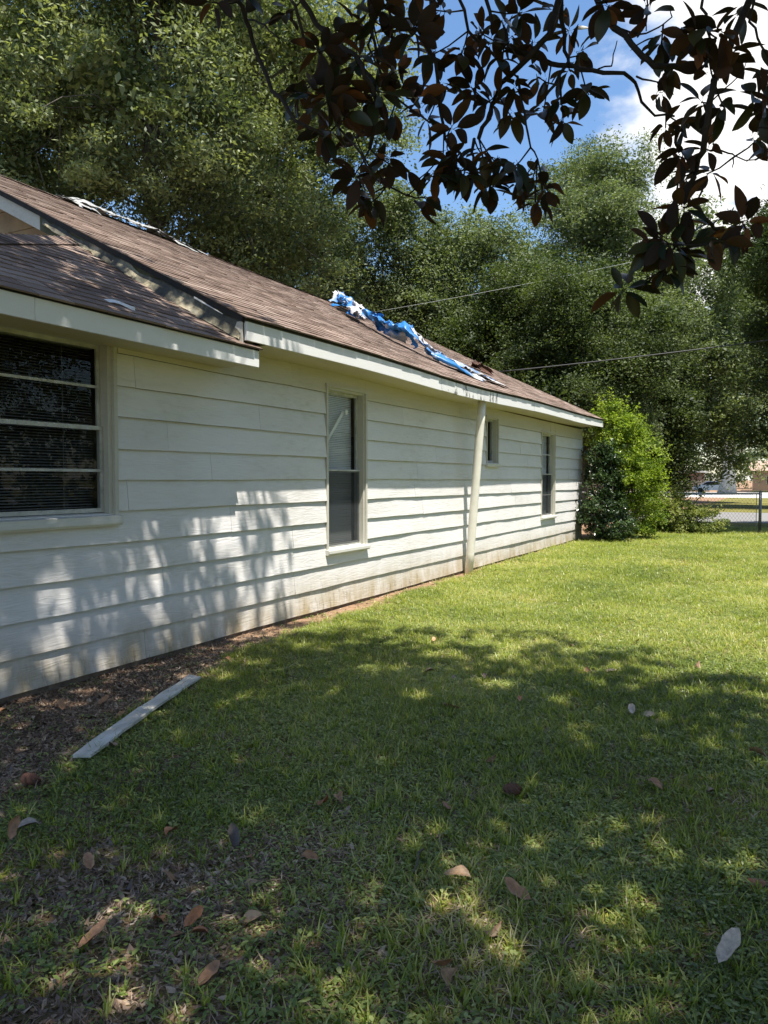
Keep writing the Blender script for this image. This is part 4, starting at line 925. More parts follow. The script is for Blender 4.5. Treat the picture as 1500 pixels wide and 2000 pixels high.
BRANCHES = [
 (0.016,0.01,[(2.837, 2.925, 3.994), (2.835, 2.949, 3.915), (2.808, 3.021, 3.866), (2.817, 3.077, 3.795), (2.877, 3.056, 3.649), (2.997, 2.974, 3.477), (3.14, 2.891, 3.318), (3.26, 2.875, 3.219), (3.31, 2.93, 3.184)]),
 (0.006,0.004,[(2.73, 3.145, 3.956), (2.839, 3.089, 3.892), (2.969, 2.995, 3.773), (3.07, 2.934, 3.67)]),
 (0.022,0.012,[(2.862, 3.362, 4.231), (2.876, 3.42, 4.156), (2.962, 3.413, 4.012), (3.103, 3.344, 3.864), (3.264, 3.27, 3.701), (3.354, 3.236, 3.568), (3.385, 3.28, 3.485), (3.339, 3.338, 3.375), (3.3, 3.367, 3.296)]),
 (0.012,0.006,[(2.943, 3.177, 4.079), (3.036, 3.108, 3.896), (3.094, 3.128, 3.772), (3.118, 3.217, 3.737), (3.109, 3.286, 3.699), (3.139, 3.285, 3.531), (3.212, 3.203, 3.372), (3.354, 3.113, 3.202), (3.456, 3.053, 3.069), (3.499, 3.07, 3.011)]),
 (0.014,0.006,[(3.177, 3.589, 4.238), (3.211, 3.555, 4.03), (3.196, 3.599, 3.927), (3.179, 3.675, 3.862), (3.203, 3.711, 3.819), (3.294, 3.671, 3.674), (3.415, 3.577, 3.555), (3.559, 3.513, 3.422)]),
 (0.01,0.005,[(3.13, 3.702, 4.127), (3.187, 3.571, 3.915), (3.253, 3.522, 3.785)]),
 (0.016,0.008,[(3.413, 3.58, 4.164), (3.451, 3.621, 3.998), (3.491, 3.722, 3.833), (3.486, 3.767, 3.671), (3.532, 3.737, 3.492), (3.616, 3.637, 3.346), (3.737, 3.543, 3.201)]),
 (0.014,0.007,[(3.532, 3.894, 4.302), (3.585, 3.873, 4.144), (3.592, 3.93, 4.065), (3.65, 4.046, 4.013), (3.73, 4.111, 3.941), (3.817, 4.07, 3.834)]),
 (0.03,0.014,[(3.965, 4.429, 4.499), (3.968, 4.259, 4.212), (3.965, 4.142, 4.056), (3.898, 4.098, 3.953), (3.77, 4.106, 3.88), (3.675, 4.127, 3.81), (3.637, 4.088, 3.65), (3.639, 3.967, 3.506)]),
 (0.02,0.01,[(3.969, 4.33, 4.443), (3.967, 4.408, 4.261), (3.98, 4.433, 4.1), (4.016, 4.365, 3.989), (3.993, 4.191, 3.805), (3.969, 4.037, 3.664)]),
 (0.02,0.007,[(3.741, 4.19, 4.059), (3.823, 4.322, 4.065), (3.907, 4.391, 4.036), (4.016, 4.365, 3.98), (4.109, 4.257, 3.886), (4.244, 4.191, 3.809), (4.342, 4.202, 3.775), (4.399, 4.291, 3.772), (4.406, 4.378, 3.702), (4.474, 4.435, 3.64), (4.576, 4.404, 3.597)]),
 (0.008,0.004,[(4.336, 4.637, 3.948), (4.43, 4.531, 3.878), (4.523, 4.442, 3.805)]),
 (0.006,0.003,[(4.161, 4.475, 3.984), (4.234, 4.4, 3.951), (4.295, 4.274, 3.931), (4.319, 4.178, 3.944)]),
 (0.014,0.006,[(3.678, 3.968, 4.22), (3.718, 3.941, 4.09), (3.763, 4.017, 3.983), (3.774, 4.111, 3.999)]),
 (0.01,0.005,[(3.789, 4.154, 3.878), (3.86, 4.03, 3.672), (3.908, 3.971, 3.531), (3.914, 3.998, 3.422), (3.927, 4.092, 3.387)]),
 (0.012,0.008,[(3.65, 3.864, 3.464), (3.688, 3.769, 3.355), (3.688, 3.761, 3.293)]),
 (0.007,0.004,[(3.171, 3.671, 3.273), (3.337, 3.618, 3.16), (3.444, 3.521, 3.11), (3.518, 3.484, 3.148), (3.572, 3.546, 3.234)]),
 (0.026,0.014,[(4.199, 4.056, 4.221), (4.29, 4.013, 4.005), (4.411, 3.915, 3.825), (4.507, 3.824, 3.651), (4.569, 3.814, 3.589), (4.624, 3.903, 3.605), (4.676, 4.019, 3.631)]),
 (0.007,0.003,[(4.358, 4.108, 3.955), (4.439, 4.011, 3.855), (4.497, 3.886, 3.778), (4.572, 3.848, 3.774), (4.626, 3.909, 3.837), (4.607, 3.992, 3.945)]),
 (0.024,0.016,[(4.995, 4.217, 4.075), (4.939, 4.172, 3.959), (4.879, 4.016, 3.718), (4.842, 3.829, 3.524), (4.823, 3.704, 3.37), (4.81, 3.688, 3.254), (4.791, 3.751, 3.137), (4.749, 3.801, 3.079), (4.725, 3.773, 2.989)]),
 (0.014,0.006,[(4.724, 3.784, 2.993), (4.742, 3.748, 2.915), (4.789, 3.828, 2.863), (4.834, 3.938, 2.83), (4.918, 4.007, 2.801), (4.985, 3.96, 2.785)]),
 (0.01,0.004,[(4.654, 3.888, 2.949), (4.679, 3.744, 2.821), (4.686, 3.665, 2.707), (4.648, 3.669, 2.623), (4.585, 3.723, 2.598), (4.484, 3.722, 2.559)]),
 (0.006,0.003,[(4.791, 4.096, 3.296), (4.866, 4.02, 3.205), (4.908, 3.882, 3.139), (4.996, 3.816, 3.078)]),
 (0.005,0.002,[(4.884, 4.146, 3.24), (4.881, 4.061, 3.165), (4.896, 3.914, 3.096)]),
 (0.012,0.005,[(4.764, 3.796, 3.886), (4.781, 3.688, 3.735), (4.799, 3.688, 3.643), (4.824, 3.777, 3.593), (4.829, 3.853, 3.538)]),
 (0.01,0.005,[(4.973, 4.225, 4.062), (4.958, 4.053, 3.809), (4.988, 3.986, 3.686), (5.03, 4.034, 3.618), (5.071, 4.143, 3.589)]),
 (0.01,0.004,[(5.159, 4.067, 3.441), (5.102, 3.877, 3.261), (5.045, 3.766, 3.196), (5.005, 3.774, 3.197)]),
 (0.005,0.002,[(4.797, 4.113, 3.521), (4.878, 4.078, 3.547), (4.929, 3.953, 3.536), (4.952, 3.829, 3.518)]),
 (0.008,0.004,[(4.447, 4.256, 4.234), (4.479, 4.111, 4.019), (4.498, 3.977, 3.847)]),
]
WHORLS = [
 ((3.085, 3.141, 3.566), 8),
 ((3.172, 3.118, 3.675), 7),
 ((3.077, 3.592, 4.072), 7),
 ((3.207, 3.524, 4.066), 7),
 ((3.219, 3.11, 3.45), 8),
 ((3.168, 3.153, 3.309), 6),
 ((3.139, 3.536, 3.141), 9),
 ((3.247, 3.533, 3.264), 7),
 ((3.181, 3.86, 4.14), 7),
 ((3.271, 3.599, 4.113), 7),
 ((3.469, 3.769, 4.122), 7),
 ((3.348, 3.652, 3.731), 8),
 ((3.264, 3.319, 3.676), 8),
 ((3.328, 3.306, 3.485), 8),
 ((3.266, 3.218, 3.414), 8),
 ((3.367, 3.93, 3.988), 7),
 ((3.465, 3.916, 3.767), 7),
 ((3.251, 3.666, 3.563), 6),
 ((3.346, 3.944, 3.654), 6),
 ((3.622, 3.622, 3.428), 6),
 ((3.572, 4.021, 3.815), 7),
 ((3.575, 3.866, 3.906), 7),
 ((3.571, 4.261, 3.835), 8),
 ((3.526, 4.211, 4.224), 7),
 ((3.649, 4.294, 4.29), 7),
 ((3.847, 4.057, 4.154), 7),
 ((3.818, 4.335, 4.152), 6),
 ((3.493, 3.822, 3.36), 8),
 ((3.448, 3.693, 3.139), 6),
 ((3.686, 3.636, 3.181), 7),
 ((3.672, 3.92, 3.401), 5),
 ((3.837, 3.897, 3.269), 8),
 ((3.642, 4.16, 3.298), 9),
 ((3.824, 4.335, 3.381), 7),
 ((3.888, 4.18, 3.192), 8),
 ((3.817, 4.028, 3.735), 8),
 ((3.833, 4.498, 3.803), 8),
 ((3.971, 4.38, 3.781), 6),
 ((3.97, 4.438, 3.706), 5),
 ((3.717, 4.285, 3.727), 6),
 ((4.088, 4.419, 4.067), 6),
 ((4.129, 4.375, 3.799), 7),
 ((4.014, 4.428, 3.976), 5),
 ((4.329, 3.934, 3.992), 8),
 ((4.495, 3.981, 3.971), 6),
 ((4.566, 3.976, 3.744), 8),
 ((4.584, 4.276, 3.794), 8),
 ((4.741, 3.572, 3.557), 7),
 ((4.847, 3.629, 3.547), 7),
 ((4.885, 4.224, 3.941), 7),
 ((4.807, 3.739, 3.513), 7),
 ((4.868, 4.036, 3.648), 7),
 ((5.016, 4.189, 3.6), 6),
 ((4.51, 4.537, 3.796), 7),
 ((4.728, 4.219, 3.557), 6),
 ((4.866, 3.827, 3.333), 5),
 ((4.621, 4.628, 3.629), 8),
 ((4.525, 4.455, 3.567), 5),
 ((4.764, 4.017, 3.248), 6),
 ((4.682, 3.766, 3.136), 6),
 ((5.04, 3.896, 3.316), 6),
 ((5.013, 4.103, 3.297), 7),
 ((5.044, 3.87, 3.137), 5),
 ((4.664, 3.914, 3.099), 5),
 ((4.763, 4.167, 3.179), 5),
 ((4.719, 3.673, 2.873), 9),
 ((4.625, 3.594, 2.737), 9),
 ((4.663, 3.708, 2.704), 8),
 ((4.798, 4.092, 2.891), 8),
 ((4.892, 4.054, 2.825), 7),
 ((4.946, 3.869, 2.827), 6),
 ((4.719, 3.794, 2.691), 7),
 ((4.649, 3.666, 2.588), 5),
 ((4.477, 3.733, 2.566), 9),
 ((2.811, 2.785, 3.823), 4),
 ((2.738, 3.128, 4.051), 4),
 ((3.317, 3.902, 4.315), 7),
 ((2.778, 3.411, 4.1), 5),
 ((3.898, 4.462, 4.365), 6),
 ((3.948, 4.613, 4.313), 6),
 ((3.492, 3.475, 3.863), 6),
 ((3.756, 3.997, 3.895), 6),
 ((2.889, 3.34, 3.624), 7),
 ((3.014, 3.293, 3.513), 6),
 ((3.179, 3.291, 3.586), 7),
 ((3.102, 3.547, 3.481), 6),
 ((3.042, 3.468, 3.941), 7),
 ((3.109, 3.845, 4.013), 7),
 ((3.296, 3.638, 3.816), 7),
 ((3.361, 3.375, 3.556), 7),
 ((3.374, 3.66, 3.988), 7),
 ((3.44, 3.616, 3.617), 7),
 ((3.251, 3.291, 3.143), 6),
 ((3.176, 3.579, 3.109), 6),
 ((3.415, 3.353, 3.195), 6),
 ((3.597, 3.491, 3.148), 6),
 ((3.655, 3.546, 3.218), 7),
 ((3.707, 3.757, 3.219), 7),
 ((3.691, 4.106, 3.41), 6),
 ((3.829, 4.047, 3.255), 7),
 ((3.974, 4.081, 3.214), 6),
 ((3.74, 3.882, 3.936), 7),
 ((3.652, 4.467, 4.289), 6),
 ((3.906, 4.151, 3.849), 6),
 ((4.583, 3.654, 2.719), 6),
 ((4.874, 3.724, 2.719), 6),
 ((4.981, 3.809, 3.348), 5)]
FALLEN = [
 (2.008,6.987,'tan',0.8),
 (2.487,5.962,'dark',1),
 (2.705,5.885,'grey',1.1),
 (2.960,5.964,'dark',1),
 (2.984,5.040,'brown',1.1),
 (3.049,5.075,'brown',0.8),
 (3.432,5.393,'rust',0.6),
 (3.639,4.288,'rust',1.1),
 (3.644,3.503,'rust',0.7),
 (3.077,3.209,'rust',0.9),
 (3.263,3.233,'grey',0.9),
 (3.204,3.249,'brown',0.9),
 (3.634,3.048,'tan',0.7),
 (3.619,6.604,'brown',0.9),
 (3.875,6.681,'pale',1),
 (4.451,7.148,'dark',1),
 (4.223,5.443,'pale',1),
 (4.287,5.464,'grey',0.8),
 (4.849,5.412,'pale',0.7),
 (4.970,5.024,'tan',1),
 (4.833,4.330,'grey',1.1),
 (4.510,4.281,'brown',0.9),
 (2.863,2.369,'brown',1.05),
 (2.679,2.573,'rust',0.8),
 (2.984,1.814,'brown',1.1),
 (3.434,2.285,'tan',1),
 (4.128,2.310,'brown',1.2),
 (4.231,2.223,'tan',1),
 (4.976,2.761,'pale',1.25),
 (4.031,2.896,'tan',1),
 (4.307,2.837,'brown',1),
 (4.217,2.562,'tan',0.7),
 (3.224,2.088,'rust',0.9),
 (3.276,2.068,'rust',0.8),
 (3.234,2.011,'brown',0.8),
 (3.337,2.695,'brown',0.7),
 (3.005,2.659,'dark',1),
 (3.264,2.480,'tan',0.8),
 (2.082,2.211,'brown',1),
 (2.053,2.381,'grey',0.9),
 (3.497,1.856,'brown',0.9),
 (3.093,2.124,'rust',0.8),
 (5.113,3.405,'rust',1),
 (3.105,2.659,'rust',0.6),
 (2.582,2.220,'brown',0.9),
 (0.591,3.473,'grey',1.0),
 (1.281,3.111,'grey',1.1),
 (1.499,3.379,'grey',0.8),
 (0.691,3.936,'brown',0.9),
 (1.009,4.178,'brown',0.8),
 (0.441,4.497,'dark',0.9),
 (0.226,5.224,'brown',0.9),
 (0.575,3.717,'brown',1.0),
 (0.223,3.545,'brown',0.9),
 (0.489,5.104,'brown',0.8),
 (0.586,6.571,'dark',0.7),
 (3.807,7.917,'tan',0.7),
 (3.287,7.533,'tan',0.6),
 (1.089,3.738,'brown',0.8),
 (0.638,5.443,'brown',0.7),
]
main = []                                       # heavy limbs that carry the sprays, running above the frame
def heavy(pts, r0, r1):
    m_ = MB(); P = [Vector(p) - MGo for p in pts]; n = len(P); m_.tube(P, [r0 + (r1 - r0) * i / (n - 1) for i in range(n)], 9); m_.build('limb', M['mag_bark'], MG, True)
    for a, c in zip(pts, pts[1:]):
        for t in np.linspace(0, 1, 6): main.append(Vector(a).lerp(Vector(c), t))
heavy([(8.5, 2.7, 3.6), (7.2, 3.4, 4.9), (5.6, 3.7, 5.25), (4.2, 3.6, 5.0), (3.1, 3.3, 4.75), (2.2, 3.0, 4.7), (1.2, 2.7, 5.0)], .12, .035)
heavy([(8.5, 2.7, 4.2), (7.0, 4.5, 5.8), (5.4, 5.2, 6.3), (3.8, 5.0, 6.4), (2.2, 4.6, 6.6)], .10, .03)
heavy([(8.5, 2.6, 3.9), (7.2, 1.6, 5.0), (5.4, .6, 5.4), (3.4, .2, 5.6), (1.4, .6, 6.0)], .11, .03)
heavy([(8.5, 2.6, 3.0), (7.3, 3.3, 3.9), (6.3, 3.8, 4.6), (5.4, 3.9, 4.75)], .07, .03)
heavy([(8.5, 2.6, 5.5), (6.6, 3.2, 7.2), (4.6, 3.0, 8.2), (2.6, 2.6, 8.8)], .08, .03)
r = random.Random(8); pool = []
for rs, re_, pts in BRANCHES:
    p = [Vector(q) for q in pts]; top = p[0]
    if not in_view([pts[0]], 0)[0]:
        hv = min(main, key=lambda q: (q - top).length + (0 if q.z > top.z else 2)); mid = (top + hv) / 2 + Vector((0, 0, .12)); p = [hv, mid] + p
    # a little irregularity: real twigs kink at every old leaf scar
    fine = []
    for a, c in zip(p, p[1:]):
        for t in (0, .5): fine.append(a.lerp(c, t) + Vector([r.gauss(0, .006) for _ in range(3)]))
    fine.append(p[-1]); n = len(fine)
    m_ = MB(); m_.tube([q - MGo for q in fine], [rs * .8 + (re_ * .8 - rs * .8) * i / (n - 1) for i in range(n)], 6)
    m_.build('branch', M['mag_bark'], MG, True); pool += fine
leaves = []
for C3, nl in WHORLS:
    c = Vector(C3); b = min(pool, key=lambda q: (q - c).length); ax = (c - b)
    if ax.length > .02:
        m_ = MB(); m_.tube([b - MGo, (b + c) / 2 - MGo + Vector((0, 0, -.01)), c - MGo], [.005, .004, .0035], 5); m_.build('twig', M['mag_bark'], MG, True)
    ax = (ax.normalized() if ax.length > .02 else Vector((0, 0, 0))) + Vector((r.gauss(0, .45), r.gauss(0, .45), -.35 + r.gauss(0, .4))); ax.normalize()
    u = ax.cross(Vector((.3, .5, .8))).normalized(); v = ax.cross(u); ph = r.uniform(0, 6.28)
    for k in range(nl + 2):
        a = ph + k * 2.399; el = r.uniform(-.15, .75)
        d = (u * math.cos(a) + v * math.sin(a)) * math.cos(el) + ax * math.sin(el); d.z -= .18; d.normalize()
        nrm = (-ax * .55 + Vector((r.gauss(0, .45), r.gauss(0, .45), .75))); side = nrm.cross(d).normalized(); nz_ = d.cross(side)
        L = r.uniform(.095, .15); o_ = c + ax * (-.018 * k * .4) + d * .02
        m4 = Matrix(((d.x * L, side.x * L, nz_.x * L, o_.x), (d.y * L, side.y * L, nz_.y * L, o_.y), (d.z * L, side.z * L, nz_.z * L, o_.z), (0, 0, 0, 1)))
        leaves.append((m4, r.randrange(4), (o_ - Vector(CAM)).length))
vis = in_view([tuple(q[0].translation) for q in leaves], .02)
order = sorted(range(len(leaves)), key=lambda i: (not vis[i], leaves[i][2]))
rest = MB(); inv = Matrix.Translation(-MGo)
for j, i in enumerate(order):
    m4, k, _ = leaves[i]; me = LM[k]
    if j < 300: o = bpy.data.objects.new('leaf', me); COL.objects.link(o); o.parent = MG; o.matrix_local = inv @ m4
    else:
        b = len(rest.v); rest.v += [tuple(inv @ m4 @ v_.co) for v_ in me.vertices]; rest.f += [tuple(b + q for q in p.vertices) for p in me.polygons]
# the crown above the frame: it casts the dappled shade on wall, wing roof and lawn
cr = np.random.default_rng(77); P = []
lob = [(3.2, 3.6, 8.3, 2.6, 1.9), (5.6, 3.9, 8.0, 2.9, 2.1), (5.2, 1.0, 7.2, 3.0, 2.0), (2.8, 1.0, 7.6, 2.7, 1.9), (8.4, 2.6, 8.6, 3.0, 2.8), (7.4, -.6, 7.2, 2.8, 2.0), (4.2, -1.6, 7.0, 2.6, 1.8), (7.0, 4.2, 7.6, 2.4, 1.8), (1.6, 2.9, 8.6, 1.7, 1.3), (5.2, 2.4, 10.2, 3.0, 1.6), (3.4, 4.7, 9.6, 1.8, 1.3), (5.2, 4.8, 7.2, 2.0, 1.2), (5.0, 2.6, 7.4, 2.2, 1.3), (4.8, .6, 6.6, 2.2, 1.3), (7, 2, 7, 2.5, 1.5), (5.6, 3.4, 9.2, 2.4, 1.2), (1.25, 3.8, 8.8, 1.5, .9), (.6, 4.3, 8.3, 1.1, .7), (3.9, 1.7, 7.6, 1.8, .9), (3.2, 2.4, 8.4, 1.6, .9), (5.6, 1.2, 5.9, 1.8, .7)]
Cc, _, _ = crown_points(lob, 4000, 1, .1, 78, .25)
C2, _, _ = crown_points([(1.2, 3.8, 8.7, 1.7, .9), (.35, 4.6, 8.2, 1.1, .7), (1.3, 2.7, 8.4, 1.3, .8)], 330, 1, .1, 79, .1); Cc = np.vstack([Cc, C2])
for c in Cc:
    q = c + np.array(SUN) * 0
    if in_view([c], .06)[0] or c[2] < 4.6 or np.linalg.norm(c - CAM) < 2.2: continue
    P.append(c)
for c in P:
    ax = Vector(unit(cr.normal(size=3) * [1, 1, .5] + [0, 0, .25])); u = ax.cross(Vector((.3, .5, .8))).normalized(); v = ax.cross(u); ph = cr.uniform(0, 6.28); cc = Vector(c)
    for k in range(int(cr.integers(8, 13))):
        a = ph + k * 2.399; el = cr.uniform(.0, .8); d = (u * math.cos(a) + v * math.sin(a)) * math.cos(el) + ax * math.sin(el)
        nrm = Vector((cr.normal() * .4, cr.normal() * .4, 1)); side = nrm.cross(d).normalized(); nz_ = d.cross(side); L = cr.uniform(.14, .21); o_ = cc + d * .03 - MGo
        b = len(rest.v); w_ = .20 * L
        rest.v += [tuple(o_), tuple(o_ + d * L * .5 - side * w_ + nz_ * w_ * .3), tuple(o_ + d * L), tuple(o_ + d * L * .5 + side * w_ + nz_ * w_ * .3)]; rest.f.append((b, b + 1, b + 2, b + 3))
tag(rest.build('crown', M['magleaf'], MG, True), kind='stuff')
m_ = MB()
for c in P[::3]:
    q = min(main, key=lambda p_: (p_ - Vector(c)).length); cv = Vector(c)
    m_.tube([q - MGo, (q + cv) / 2 - MGo + Vector((0, 0, .1)), cv - MGo], [.014, .010, .005], 4, False)
m_.build('branches', M['mag_bark'], MG, True)

# ================================================================== ON THE LAWN
WORDS = {'tan': 'tan', 'brown': 'brown', 'rust': 'rusty', 'dark': 'dark', 'grey': 'grey', 'pale': 'pale'}
DM = [leaf_mesh(11, .65, -.45, .25), leaf_mesh(12, .95, .4, .24), leaf_mesh(13, .5, -.62, .26), leaf_mesh(14, 1.1, .3, .25)]
_dl = {}; FL_ = {}
def gz(x, y): return float(ground_z(np.array([x]), np.array([y]))[0])
for i, (x, y, k, s) in enumerate(FALLEN):
    q = i % 4
    if (k, q) not in _dl: me = DM[q].copy(); me.materials.clear(); me.materials.append(DEAD[k]); me.name = 'fallen_leaf'; _dl[(k, q)] = me
    o = bpy.data.objects.new('fallen_leaf', _dl[(k, q)]); COL.objects.link(o)
    L = .106 * s; soil = dirt_amount(np.array([x]), np.array([y]))[0] > .6
    o.scale = (L, L, L); o.location = (x, y, gz(x, y) + (.022 if soil else .042)); o.rotation_euler = (r.gauss(0, .35) + (math.pi if r.random() < .35 else 0), r.gauss(0, .22), r.uniform(0, 6.28))
    d = math.hypot(x - CAM[0], y - CAM[1])
    where = 'on bare soil beside the wall' if x < 1.5 and soil else 'on worn ground nearest the camera' if d < 3.3 else 'on the shaded grass' if y < 6.2 else 'on sunlit grass'
    FL_.setdefault((k, where), []).append(o)
ORD = ['leftmost', 'second from left', 'third from left', 'fourth from left', 'fifth from left', 'sixth from left', 'seventh from left', 'eighth from left', 'ninth from left', 'tenth from left']
for (k, where), lst in FL_.items():
    def px_(o_): v_ = np.array(o_.location) - CAM; return (v_ @ RIGHT) / (v_ @ FWD)
    lst.sort(key=px_)
    for j, o in enumerate(lst):
        extra = '' if len(lst) == 1 else (f', {ORD[j]} of its colour' if j < len(lst) - 1 else ', rightmost of its colour')
        tag(o, f'{WORDS[k]} fallen magnolia leaf {where}{extra}', 'leaf', 'fallen magnolia leaves on the ground')
def cone(x, y, lab):
    bmn = bmesh.new(); bmesh.ops.create_icosphere(bmn, subdivisions=3, radius=.032)
    for v_ in bmn.verts: a = math.atan2(v_.co.y, v_.co.x); v_.co *= 1 + .22 * max(-.3, math.sin(a * 7 + v_.co.z * 140)); v_.co.z *= 1.0; v_.co.x *= 1.5
    me = bpy.data.meshes.new('seed_cone'); bmn.to_mesh(me); bmn.free(); o = link('seed_cone', me, None, M['rust']); o.location = (x, y, gz(x, y) + .04); o.rotation_euler = (0, .2, r.uniform(0, 3)); tag(o, lab, 'seed cone')
cone(1.541, 2.73, 'reddish brown magnolia seed cone on the bare soil below the plank'); cone(3.904, 3.809, 'reddish brown magnolia seed cone half sunk in the shaded grass')
zt_ = gz(3.78, 2.93) + .05
tag(MB().tube([(3.76, 3.02, zt_ - .01), (3.77, 2.95, zt_ + .008), (3.80, 2.88, zt_), (3.81, 2.82, zt_ - .01)], [.005, .006, .005, .003], 6).build('twig', M['bark'], None, True), 'short grey stick lying in the grass near the camera', 'stick')

# ------------------------------------------------------------------ grass, weeds, leaf bits (scattered on the lawn)
def tuft(name, n, h, wd, spread, lean, m, seed, seg=3):
    rr = random.Random(seed); V = []; F = []
    for i in range(n):
        a = rr.uniform(0, 6.28); d = rr.random() ** .5 * spread; bx, by = d * math.cos(a), d * math.sin(a); az = rr.uniform(0, 6.28); hh = h * rr.uniform(.5, 1.15); le = lean * rr.uniform(.3, 1.3); ww = wd * rr.uniform(.7, 1.2)
        b = len(V); tz = az + rr.uniform(-.5, .5)
        for s in range(seg + 1):
            t = s / seg; z = hh * (t - .35 * le * t * t); o_ = hh * le * t ** 1.7; x = bx + o_ * math.cos(az); y = by + o_ * math.sin(az); w_ = ww * (1 - t ** 1.5) * .5 + .0003
            V += [(x - w_ * math.sin(tz), y + w_ * math.cos(tz), z), (x + w_ * math.sin(tz), y - w_ * math.cos(tz), z)]
        for s in range(seg): F.append((b + 2 * s, b + 2 * s + 1, b + 2 * s + 3, b + 2 * s + 2))
    me = bpy.data.meshes.new(name); me.from_pydata(V, [], F); me.materials.append(m); me.update(); return me
def rosette(name, n, h, L, m, seed, wr=.42):
    rr = random.Random(seed); V = []; F = []
    for i in range(n):
        a = rr.uniform(0, 6.28); d = rr.uniform(.005, .035); z = h * rr.uniform(.3, 1); l = L * rr.uniform(.6, 1.2); tl = rr.uniform(-.35, .45); c, s = math.cos(a), math.sin(a); b = len(V)
        for t, w_ in ((0, .06), (.35, 1), (.75, .8), (1, .05)):
            x = d + l * t; ww = l * wr * w_; zz = z + l * t * tl - .25 * l * t * t
            V += [(x * c - ww * s, x * s + ww * c, zz + .15 * ww), (x * c + ww * s, x * s - ww * c, zz + .15 * ww)]
        for k in range(3): F.append((b + 2 * k, b + 2 * k + 1, b + 2 * k + 3, b + 2 * k + 2))
    me = bpy.data.meshes.new(name); me.from_pydata(V, [], F); me.materials.append(m); me.update(); return me
def bit(name, L, m, seed):
    rr = random.Random(seed); k = 6; V = [(0, 0, .004)]; 
    for i in range(k): a = 6.28 * i / k; q = L * rr.uniform(.5, 1.1); V.append((q * math.cos(a), q * .55 * math.sin(a), rr.uniform(-.25, .45) * L))
    me = bpy.data.meshes.new(name); me.from_pydata(V, [], [(0, 1 + i, 1 + (i + 1) % k) for i in range(k)]); me.materials.append(m); me.update(); return me
def scatter(name, label, cat, emit, dens_attr, density, meshes, smin, smax, seed, tilt=.12):
    col = bpy.data.collections.new(name + '_sources')
    for i, me in enumerate(meshes): col.objects.link(bpy.data.objects.new(name + '_piece', me))
    ng = bpy.data.node_groups.new(name + '_scatter', 'GeometryNodeTree')
    ng.interface.new_socket('Geometry', in_out='INPUT', socket_type='NodeSocketGeometry'); ng.interface.new_socket('Geometry', in_out='OUTPUT', socket_type='NodeSocketGeometry')
    gi = ng.nodes.new('NodeGroupInput'); go = ng.nodes.new('NodeGroupOutput'); ds = ng.nodes.new('GeometryNodeDistributePointsOnFaces'); na = ng.nodes.new('GeometryNodeInputNamedAttribute'); na.data_type = 'FLOAT'; na.inputs['Name'].default_value = dens_attr
    mu = ng.nodes.new('ShaderNodeMath'); mu.operation = 'MULTIPLY'; mu.inputs[1].default_value = density; ng.links.new(na.outputs['Attribute'], mu.inputs[0]); ng.links.new(gi.outputs[0], ds.inputs['Mesh']); ng.links.new(mu.outputs[0], ds.inputs['Density']); ds.inputs['Seed'].default_value = seed
    ci = ng.nodes.new('GeometryNodeCollectionInfo'); ci.inputs['Collection'].default_value = col; ci.inputs['Separate Children'].default_value = True; ci.inputs['Reset Children'].default_value = True
    io = ng.nodes.new('GeometryNodeInstanceOnPoints'); io.inputs['Pick Instance'].default_value = True; ng.links.new(ds.outputs['Points'], io.inputs['Points']); ng.links.new(ci.outputs[0], io.inputs['Instance'])
    rv = ng.nodes.new('FunctionNodeRandomValue'); rv.data_type = 'FLOAT_VECTOR'; rv.inputs[0].default_value = (-tilt, -tilt, 0); rv.inputs[1].default_value = (tilt, tilt, 6.283); rv.inputs['Seed'].default_value = seed + 1; ng.links.new(rv.outputs[0], io.inputs['Rotation'])
    rs = ng.nodes.new('FunctionNodeRandomValue'); rs.data_type = 'FLOAT'; rs.inputs[2].default_value = smin; rs.inputs[3].default_value = smax; rs.inputs['Seed'].default_value = seed + 2
    ns = ng.nodes.new('GeometryNodeInputNamedAttribute'); ns.data_type = 'FLOAT'; ns.inputs['Name'].default_value = 'size'; m2 = ng.nodes.new('ShaderNodeMath'); m2.operation = 'MULTIPLY'
    ng.links.new(rs.outputs[1], m2.inputs[0]); ng.links.new(ns.outputs['Attribute'], m2.inputs[1]); ng.links.new(m2.outputs[0], io.inputs['Scale']); ng.links.new(io.outputs[0], go.inputs[0])
    o = link(name, emit, None); md = o.modifiers.new('scatter', 'NODES'); md.node_group = ng; tag(o, label, cat, kind='stuff'); return o
ex = np.arange(0.02, 13.0, .10); ey = np.arange(.1, 28.6, .10); EX2, EY2 = np.meshgrid(ex, ey); EZ = ground_z(EX2, EY2); EV = np.stack([EX2, EY2, EZ], -1).reshape(-1, 3)
ef = grid_faces(len(ex), len(ey)); cen = EV[ef].mean(1); okf = in_view(cen, .55); ef = ef[okf]
used, invx = np.unique(ef, return_inverse=True); EV = EV[used]; ef = invx.reshape(-1, 4); xx, yy = EV[:, 0], EV[:, 1]
dirt = dirt_amount(xx, yy); dist = np.hypot(xx - CAM[0], yy - CAM[1]); worn = np.clip((5.0 - yy) / 2.4, 0, 1)
lod = np.clip(9.0 / np.maximum(dist, 6.0), .36, 1.0); size = np.clip(1.0 + (dist - 8) / 24, 1.0, 1.5)
pat = fbm(xx * 1.3, yy * 1.3, 51)
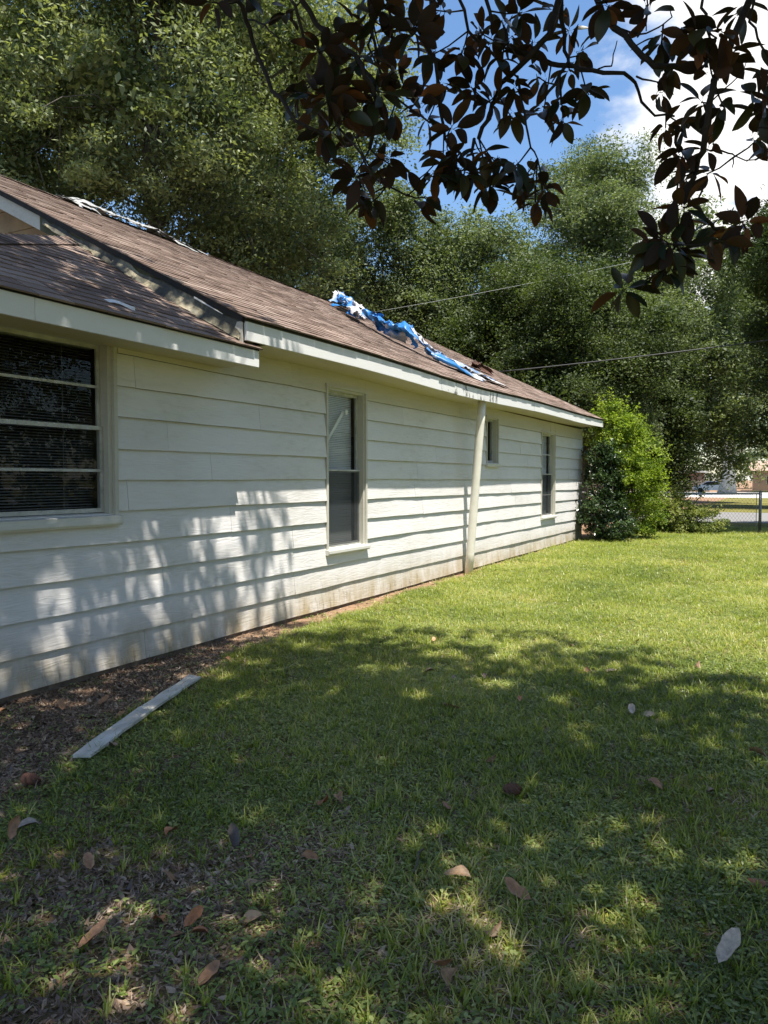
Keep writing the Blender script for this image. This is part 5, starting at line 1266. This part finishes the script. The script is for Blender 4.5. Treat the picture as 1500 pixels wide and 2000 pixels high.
dg = np.clip(1 - dirt * 1.12, .0, 1) * lod * (.15 + 1.5 * pat) * (1 - .52 * worn * np.clip((5.4 - xx) / 3, .3, 1))
dwd = np.clip(1 - dirt * .95, .06, 1) * lod * np.clip((fbm(xx * 2.1 + 7, yy * 2.1, 52) - .32) * 3.2, .1, 1.2)
dl = (np.clip(dirt * 1.2, 0, 1) * np.clip((7.5 - yy) / 2, .06, 1) + .75 * worn * np.clip((5.4 - xx) / 3, .3, 1) + .05) * np.clip(8 / np.maximum(dist, 3), .2, 1)
at_ = {'grass_density': ('POINT', dg), 'weed_density': ('POINT', dwd), 'litter_density': ('POINT', dl), 'size': ('POINT', size)}
def emitter(nm): return fast_mesh(nm, EV, 4, at_, False, ef)
TU = [tuft('g1', 9, .050, .0060, .026, .85, M['blade'], 1), tuft('g2', 10, .036, .0058, .032, 1.05, M['blade'], 2), tuft('g3', 8, .074, .0056, .018, .75, M['blade'], 3), tuft('g4', 11, .026, .0062, .040, 1.4, M['blade'], 4), tuft('g5', 8, .044, .0075, .030, 1.25, M['blade'], 5), tuft('g6', 5, .060, .0045, .030, 1.9, M['litter'], 6)]
scatter('grass', 'short lawn grass, dark in the tree shade and yellow green in the sun', 'grass', emitter('grass'), 'grass_density', 1250, TU, .7, 1.3, 3)
WE = [rosette('w1', 7, .026, .017, M['weed'], 1), rosette('w2', 11, .020, .012, M['weed'], 2, .5), rosette('w3', 6, .034, .027, M['weed'], 3, .24), rosette('w4', 9, .018, .024, M['weed'], 4, .20)]
scatter('lawn_weeds', 'small broad leaved weeds growing among the lawn grass', 'weeds', emitter('lawn_weeds'), 'weed_density', 900, WE, .7, 1.3, 13)
LI = [bit('l1', .022, M['litter'], 1), bit('l2', .018, M['litter'], 2), bit('l3', .012, M['litter'], 3), bit('l4', .031, M['litter'], 4), bit('l6', .022, M['litter'], 6), tuft('l5', 4, .05, .003, .04, 3.0, M['litter'], 9, 2)]
scatter('leaf_litter', 'brown leaf crumbs strewn over bare soil and thin turf', 'leaf litter', emitter('leaf_litter'), 'litter_density', 2300, LI, .5, 1.25, 23, .5)
